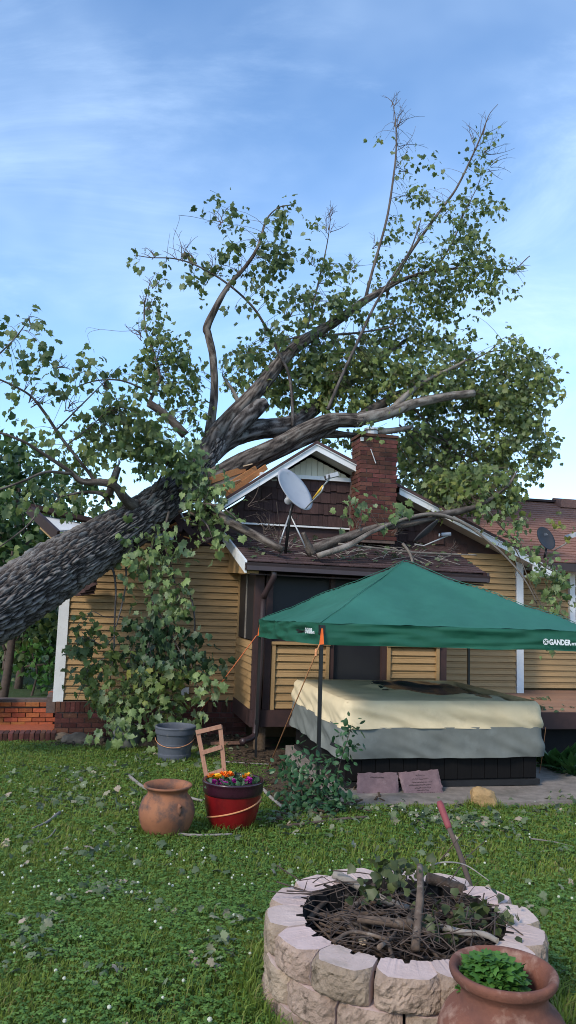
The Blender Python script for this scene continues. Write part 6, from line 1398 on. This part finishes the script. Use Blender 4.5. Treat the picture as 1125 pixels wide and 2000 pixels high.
# a wood line far off at the left
acc_p = []; acc_v = []
for k in range(26):
    x0 = -42+k*1.55; y0 = 46+random.uniform(-3, 5); r_ = random.uniform(2, 3.2)
    n_ = 260; p_ = rvec(n_)*RNG.uniform(.5, 1, n_)[:, None]**.5*np.array([r_, r_, r_*1.25])+np.array([x0, y0, random.uniform(1.4, 3.2)]); acc_p.append(p_); acc_v.append(np.clip(random.uniform(.1, .6)+RNG.normal(size=n_)*.15, 0, .9))
acc_p = np.concatenate(acc_p); n_ = len(acc_p)
build_leaves('treeline', acc_p, rvec(n_)+[0, 0, -.3], rvec(n_)+[0, -.5, .6], RNG.uniform(.4, .8, n_), LT_SMALL, M['bg_leaf'], None, (0, 0, 0), np.concatenate(acc_v), label='far line of dark green woods left of the house', cat='woods')
# no trees stand behind the viewer; the lawn takes plain sun and sky

# ================================================================== lawn cover
def visible(x, y):
    d = np.column_stack([x, y, np.array([gz(a, b_) for a, b_ in zip(x, y)])])-EYE; z = d@_f
    u_ = 562.5+FPX*(d@_r)/z; v_ = 1000-FPX*(d@_u)/z; return (z > .5) & (u_ > -90) & (u_ < 1215) & (v_ < 2130), d+EYE
BEDS = []
def blocked(x, y):
    q = np.column_stack([x, y])-HO[:2]; a = q@eu[:2]; b_ = q@ev[:2]
    m_ = (b_ > -.28+.10*np.sin(a*4)+.12*np.sin(a*9+1)) & (a > -.05) & (a < 12)
    m_ |= (b_ > -.44) & (b_ < 1.3) & (a < .05) & (a > -3.6)
    m_ |= (b_ > -.62+.1*np.sin(a*5)) & (a > .1) & (a < 2.9)
    m_ |= (b_ > -2.4+.25*np.sin(a*3)) & (a > 2.4) & (a < 12)
    s_ = np.column_stack([x, y])-SL; c_ = s_@slu; d_ = s_@slv; m_ |= (c_ > -.02) & (d_ > -.01) & (c_ < 3.32) & (d_ < 3.6)
    m_ |= (c_ > -.02) & (d_ > .0) & (c_ < 3.9) & (d_ < 3.6)
    m_ |= ((x-PC[0])**2+(y-PC[1])**2 < .53**2)
    r2 = ((x-.30)/.42)**2+((y-8.0)/1.0)**2; m_ |= (r2 < 1) & (RNG.uniform(size=len(x)) < .85)
    return m_
def scatter(n, y0, y1, xk=.46, pw=1.0):
    y = y0+(y1-y0)*RNG.uniform(0, 1, n)**pw; x = RNG.uniform(-1, 1, n)*(xk*y+.35); ok = ~blocked(x, y); x, y = x[ok], y[ok]; v_, p_ = visible(x, y); return p_[v_]
def patch(p_): return np.array([noise.noise(Vector((a*.8, b_*.8, 3)))*.6+noise.noise(Vector((a*2.4, b_*2.4, 9)))*.4 for a, b_ in p_[:, :2]])
# grass blades
def blades(p_, h0, h1, w_, name, mat, var0):
    n_ = len(p_); pt = patch(p_); a = RNG.uniform(0, 2*pi, n_); lean = RNG.uniform(.1, .9, n_)*1.0; h = RNG.uniform(h0, h1, n_)*(1+.5*pt)
    d_ = np.column_stack([np.cos(a), np.sin(a), np.zeros(n_)]); s_ = np.column_stack([-np.sin(a+.6), np.cos(a+.6), np.zeros(n_)])*(w_*RNG.uniform(.7, 1.3, n_))[:, None]; up = np.array([0, 0, 1.])
    m1 = p_+up*(h*.6)[:, None]+d_*(h*lean*.35)[:, None]; t_ = p_+up*(h*(1-.35*lean))[:, None]+d_*(h*lean)[:, None]
    V_ = np.stack([p_-s_, p_+s_, m1+s_*.8, m1-s_*.8, t_], axis=1).reshape(-1, 3); b_ = (np.arange(n_)*5)[:, None]
    Ff = np.concatenate([b_+np.array([[0, 1, 2]]), b_+np.array([[0, 2, 3]]), b_+np.array([[3, 2, 4]])], axis=1).reshape(-1, 3)
    me = np_mesh(name, V_, Ff, 3); v_ = np.clip(RNG.uniform(0, .75, n_)*.8+var0+pt*.5, 0, .85); dry = RNG.uniform(size=n_) < .05+.35*np.clip(pt, 0, 1); v_[dry] = RNG.uniform(.9, 1, dry.sum())
    at_ = me.attributes.new('var', 'FLOAT', 'POINT'); at_.data.foreach_set('value', np.repeat(v_.astype(np.float32), 5)); return link(name, me, mat, None, kind='stuff', label='short green grass of the back lawn', cat='grass')
def thin(p_): pt = patch(p_*1.7+5); return p_[pt < RNG.uniform(.12, .7, len(pt))]
near = thin(scatter(170000, 1.9, 5.2, pw=1.25)); far = thin(scatter(150000, 5.0, 12.2, pw=1.0))
blades(near, .025, .055, .0022, 'grass', M['grass'], .05); blades(far, .03, .06, .0045, 'grass', M['grass'], .12)
# longer grass the mower missed, round the pots and the pit
rg = []
for (cx1, cy1, r_, n_) in [(PC[0], PC[1], .555, 2600), (*gp(323, 1630)[:2], .155, 500), (*gp(452, 1618)[:2], .165, 500), (*gp(340, 1485)[:2], .20, 500), (*gp(945, 1578)[:2], .12, 300)]:
    a = RNG.uniform(0, 2*pi, n_); r2 = r_+np.abs(RNG.normal(size=n_))*.035; x_, y_ = cx1+r2*np.cos(a), cy1+r2*np.sin(a); rg.append(np.column_stack([x_, y_, [gz(p, q) for p, q in zip(x_, y_)]]))
for k in range(60):
    y1 = random.uniform(2.2, 8.5); x1 = random.uniform(-.42, .42)*y1; n_ = 40; x_, y_ = x1+RNG.normal(size=n_)*.03, y1+RNG.normal(size=n_)*.03; ok = ~blocked(x_, y_); x_, y_ = x_[ok], y_[ok]
    if len(x_): rg.append(np.column_stack([x_, y_, [gz(p, q) for p, q in zip(x_, y_)]]))
blades(np.concatenate(rg), .05, .115, .0026, 'grass', M['grass'], .05)
# clover leaves: three leaflets each
def clover(p_, size, name):
    n_ = len(p_); h = RNG.uniform(.02, .05, n_); c_ = p_+np.column_stack([RNG.normal(size=n_)*.005, RNG.normal(size=n_)*.005, h]); pos = []; tip = []; a0 = RNG.uniform(0, 2*pi, n_)
    for k in range(3):
        a = a0+k*2*pi/3; tip.append(np.column_stack([np.cos(a), np.sin(a), RNG.uniform(-.25, .3, n_)])); pos.append(c_)
    pos = np.concatenate(pos); tip = np.concatenate(tip); v_ = np.tile(np.clip(RNG.uniform(0, .8, n_)+patch(p_)*.2, 0, .8), 3)
    tpl = leaf_template(np.array([(0, 0), (.38, .42), (.36, .85), (0, .92), (-.36, .85), (-.38, .42)]), .25, .1)
    build_leaves(name, pos, tip, rvec(3*n_)*.35+[0, 0, 1], np.tile(size*RNG.uniform(.7, 1.3, n_), 3), tpl, M['clover'], None, (0, 0, 0), v_, label='clover leaves growing through the lawn', cat='clover')
cn = scatter(42000, 1.9, 6.0, pw=1.3); pt = patch(cn); cn = cn[pt < RNG.uniform(-.15, .45, len(pt))]
clover(cn, .014, 'clover'); cf = scatter(16000, 6.0, 11.5); clover(cf, .02, 'clover')
# white clover heads
fl = np.concatenate([scatter(480, 2.0, 5.5, pw=1.2), scatter(240, 5.5, 9.0)]); pt = patch(fl+3.3); fl = fl[pt > RNG.uniform(-.35, .25, len(pt))]
tv = []; tf = []
for p_ in fl:
    r_ = random.uniform(.005, .009); h = random.uniform(.04, .075); c_ = p_+np.array([random.gauss(0, .01), random.gauss(0, .01), h]); b_ = len(tv)
    ring = [(1, .0), (.75, .7), (.8, -.6)]
    tv.append(c_+[0, 0, r_]); 
    for (k, zz) in ((.75, .6), (1, 0), (.7, -.6)):
        for i in range(6): a = i*pi/3+k; tv.append(c_+[r_*k*cos(a)*random.uniform(.85, 1.15), r_*k*sin(a)*random.uniform(.85, 1.15), r_*zz])
    for i in range(6):
        j = (i+1) % 6; tf.append((b_, b_+1+i, b_+1+j)); tf.append((b_+1+i, b_+7+i, b_+7+j, b_+1+j)); tf.append((b_+7+i, b_+13+i, b_+13+j, b_+7+j))
me = bpy.data.meshes.new('clover_flowers'); me.from_pydata([tuple(v) for v in tv], [], tf); me.update(); link('clover_flowers', me, M['flower_white'], None, kind='stuff', label='small white clover heads dotted over the lawn', cat='clover flowers')
# fallen leaves, torn off the maple
lp_ = []; 
def litter(px, py, n, sp, sz=.10):
    c_ = gp(px, py)
    for _ in range(int(n*1.5)): x_, y_ = c_[0]+random.gauss(0, sp), c_[1]+random.gauss(0, sp*1.3); lp_.append((x_, y_, sz*random.uniform(.4, 1.0)*min(1, .20+.09*y_)))
for e in [(150,1540,16,.22),(190,1520,14,.2),(60,1560,12,.2),(90,1575,10,.12),(160,1568,12,.15),(200,1570,12,.15),(270,1505,12,.2),(250,1555,8,.12),(30,1520,10,.25),(120,1510,12,.25),(210,1635,6,.08),(190,1680,6,.08),(170,1680,4,.05),(190,1740,4,.06),(262,1695,2,.04),(280,1800,5,.04),(200,1765,10,.07),(215,1770,8,.06),(345,1830,4,.05),(70,1865,8,.06),(75,1900,8,.07),(30,1930,8,.07),(60,1965,8,.06),(180,1990,6,.06),(420,1920,10,.07),(440,1860,6,.05),(440,1960,6,.06),(130,1800,5,.06),(260,1780,4,.05),
          (840,1600,40,.25),(920,1610,36,.22),(960,1625,22,.25),(760,1590,16,.2),(1060,1590,18,.2),(1100,1565,14,.12),(620,1605,24,.16),(600,1625,14,.16),(870,1660,10,.2),(1000,1660,10,.25),(1080,1700,6,.2),(560,1600,12,.15),(460,1545,6,.1),(430,1470,16,.25),(450,1450,12,.2),(300,1480,12,.2),(400,1500,10,.25),(560,1680,6,.2),(460,1690,6,.2),(320,1700,6,.2),(100,1700,6,.2),(40,1650,8,.15),(720,1650,6,.25),(860,1620,20,.2)]: litter(*e)
for k in range(150):
    y_ = random.uniform(2.1, 10.5); lp_.append((random.uniform(-.45, .45)*y_, y_, random.uniform(.02, .055)))
xy = np.array([(a, b_) for a, b_, s_ in lp_]); sz = np.array([s_ for _, _, s_ in lp_]); r2 = (xy[:, 0]-PC[0])**2+(xy[:, 1]-PC[1])**2
q = xy-HO[:2]; s2 = xy-SL; ok = (r2 > .62**2) & ~((q@ev[:2] > -.1) & (q@eu[:2] > 0)); xy, sz = xy[ok], sz[ok]; on = ((xy-SL)@slu > 0) & ((xy-SL)@slv > .0) & ((xy-SL)@slu < 3.3)
zz = np.array([gz(a, b_) for a, b_ in xy])+np.where(on, .05, RNG.uniform(.03, .06, len(xy))); pos = np.column_stack([xy, zz]); n_ = len(pos)
build_leaves('fallen_leaves', pos, np.column_stack([RNG.normal(size=n_), RNG.normal(size=n_), RNG.normal(size=n_)*.3]), rvec(n_)*.75+[0, 0, .8], sz, LT_MAPLE, M['leaf_litter'], None, (0, 0, 0), RNG.uniform(0, 1, n_), label='wilted grey-green maple leaves scattered over the lawn', cat='fallen leaves')
# chips and chunks of mulch
pts = []
for (a0, a1, b0_, b1, n_) in [(.1, 2.9, -1.0, -.1, 500), (2.2, 4.2, -2.9, -1.6, 420)]:
    for _ in range(n_): c_ = hw(random.uniform(a0, a1), random.uniform(b0_, b1), 0); pts.append((c_[0], c_[1]))
for _ in range(420): pts.append((.30+random.gauss(0, .28), 8.0+random.gauss(0, .6)))
mc = MB()
for x_, y_ in pts:
    z_ = gz(x_, y_)+random.uniform(.02, .07); a = random.uniform(0, pi); l_ = random.uniform(.02, .06); mc.bar((x_-l_*cos(a), y_-l_*sin(a), z_), (x_+l_*cos(a), y_+l_*sin(a), z_+random.uniform(-.015, .02)), random.uniform(.01, .03), .008)
mc.obj('mulch_chips', M['mulch'], kind='stuff', label='brown wood chips strewn over the beds by the house', cat='mulch')
# leaf litter on the deck and roofs
pos = []
for (px, py, v_, z_, n_) in [(1045,1368,-1.9,.15,18),(1060,1370,-1.9,.15,14),(1075,1350,-1.0,.15,8),(990,1350,-1.0,.15,8)]:
    c_ = hw(*hp(px, py, v_)); c_[2] = HO[2]+z_
    for _ in range(n_): pos.append(c_+np.array([random.gauss(0, .12), random.gauss(0, .12), random.uniform(0, .03)]))
for _ in range(150):
    v_ = random.uniform(-1.7, -.1); u_ = random.uniform(2.6, 6); pos.append(hw(u_, v_, prz(v_)+.03+random.uniform(0, .03)))
n_ = len(pos); build_leaves('roof_leaf_litter', pos, rvec(n_)*np.array([1, 1, .3]), rvec(n_)*.6+[0, 0, 1], RNG.uniform(.04, .10, n_), LT_MAPLE, M['leaf_litter'], None, (0, 0, 0), RNG.uniform(.0, .7, n_), label='torn maple leaves lying on the porch roof and deck', cat='fallen leaves')
# scraps of twig on the porch roof
mb = MB()
for _ in range(70):
    v_ = random.uniform(-1.5, -.15); u_ = random.uniform(2.7, 5.9); a = random.uniform(0, pi); l_ = random.uniform(.05, .25); A = hw(u_, v_, prz(v_)+.03); d_ = np.array([cos(a)*l_, sin(a)*l_*.4, sin(a)*l_*.12+random.uniform(0, .05)])
    mb.tube([A-d_, A+[0, 0, .01], A+d_], [.006, .005, .003], 4, cap=False)
mb.obj('roof_twigs', M['stick_grey'], kind='stuff', label='broken twigs strewn on the porch roof', cat='twigs')
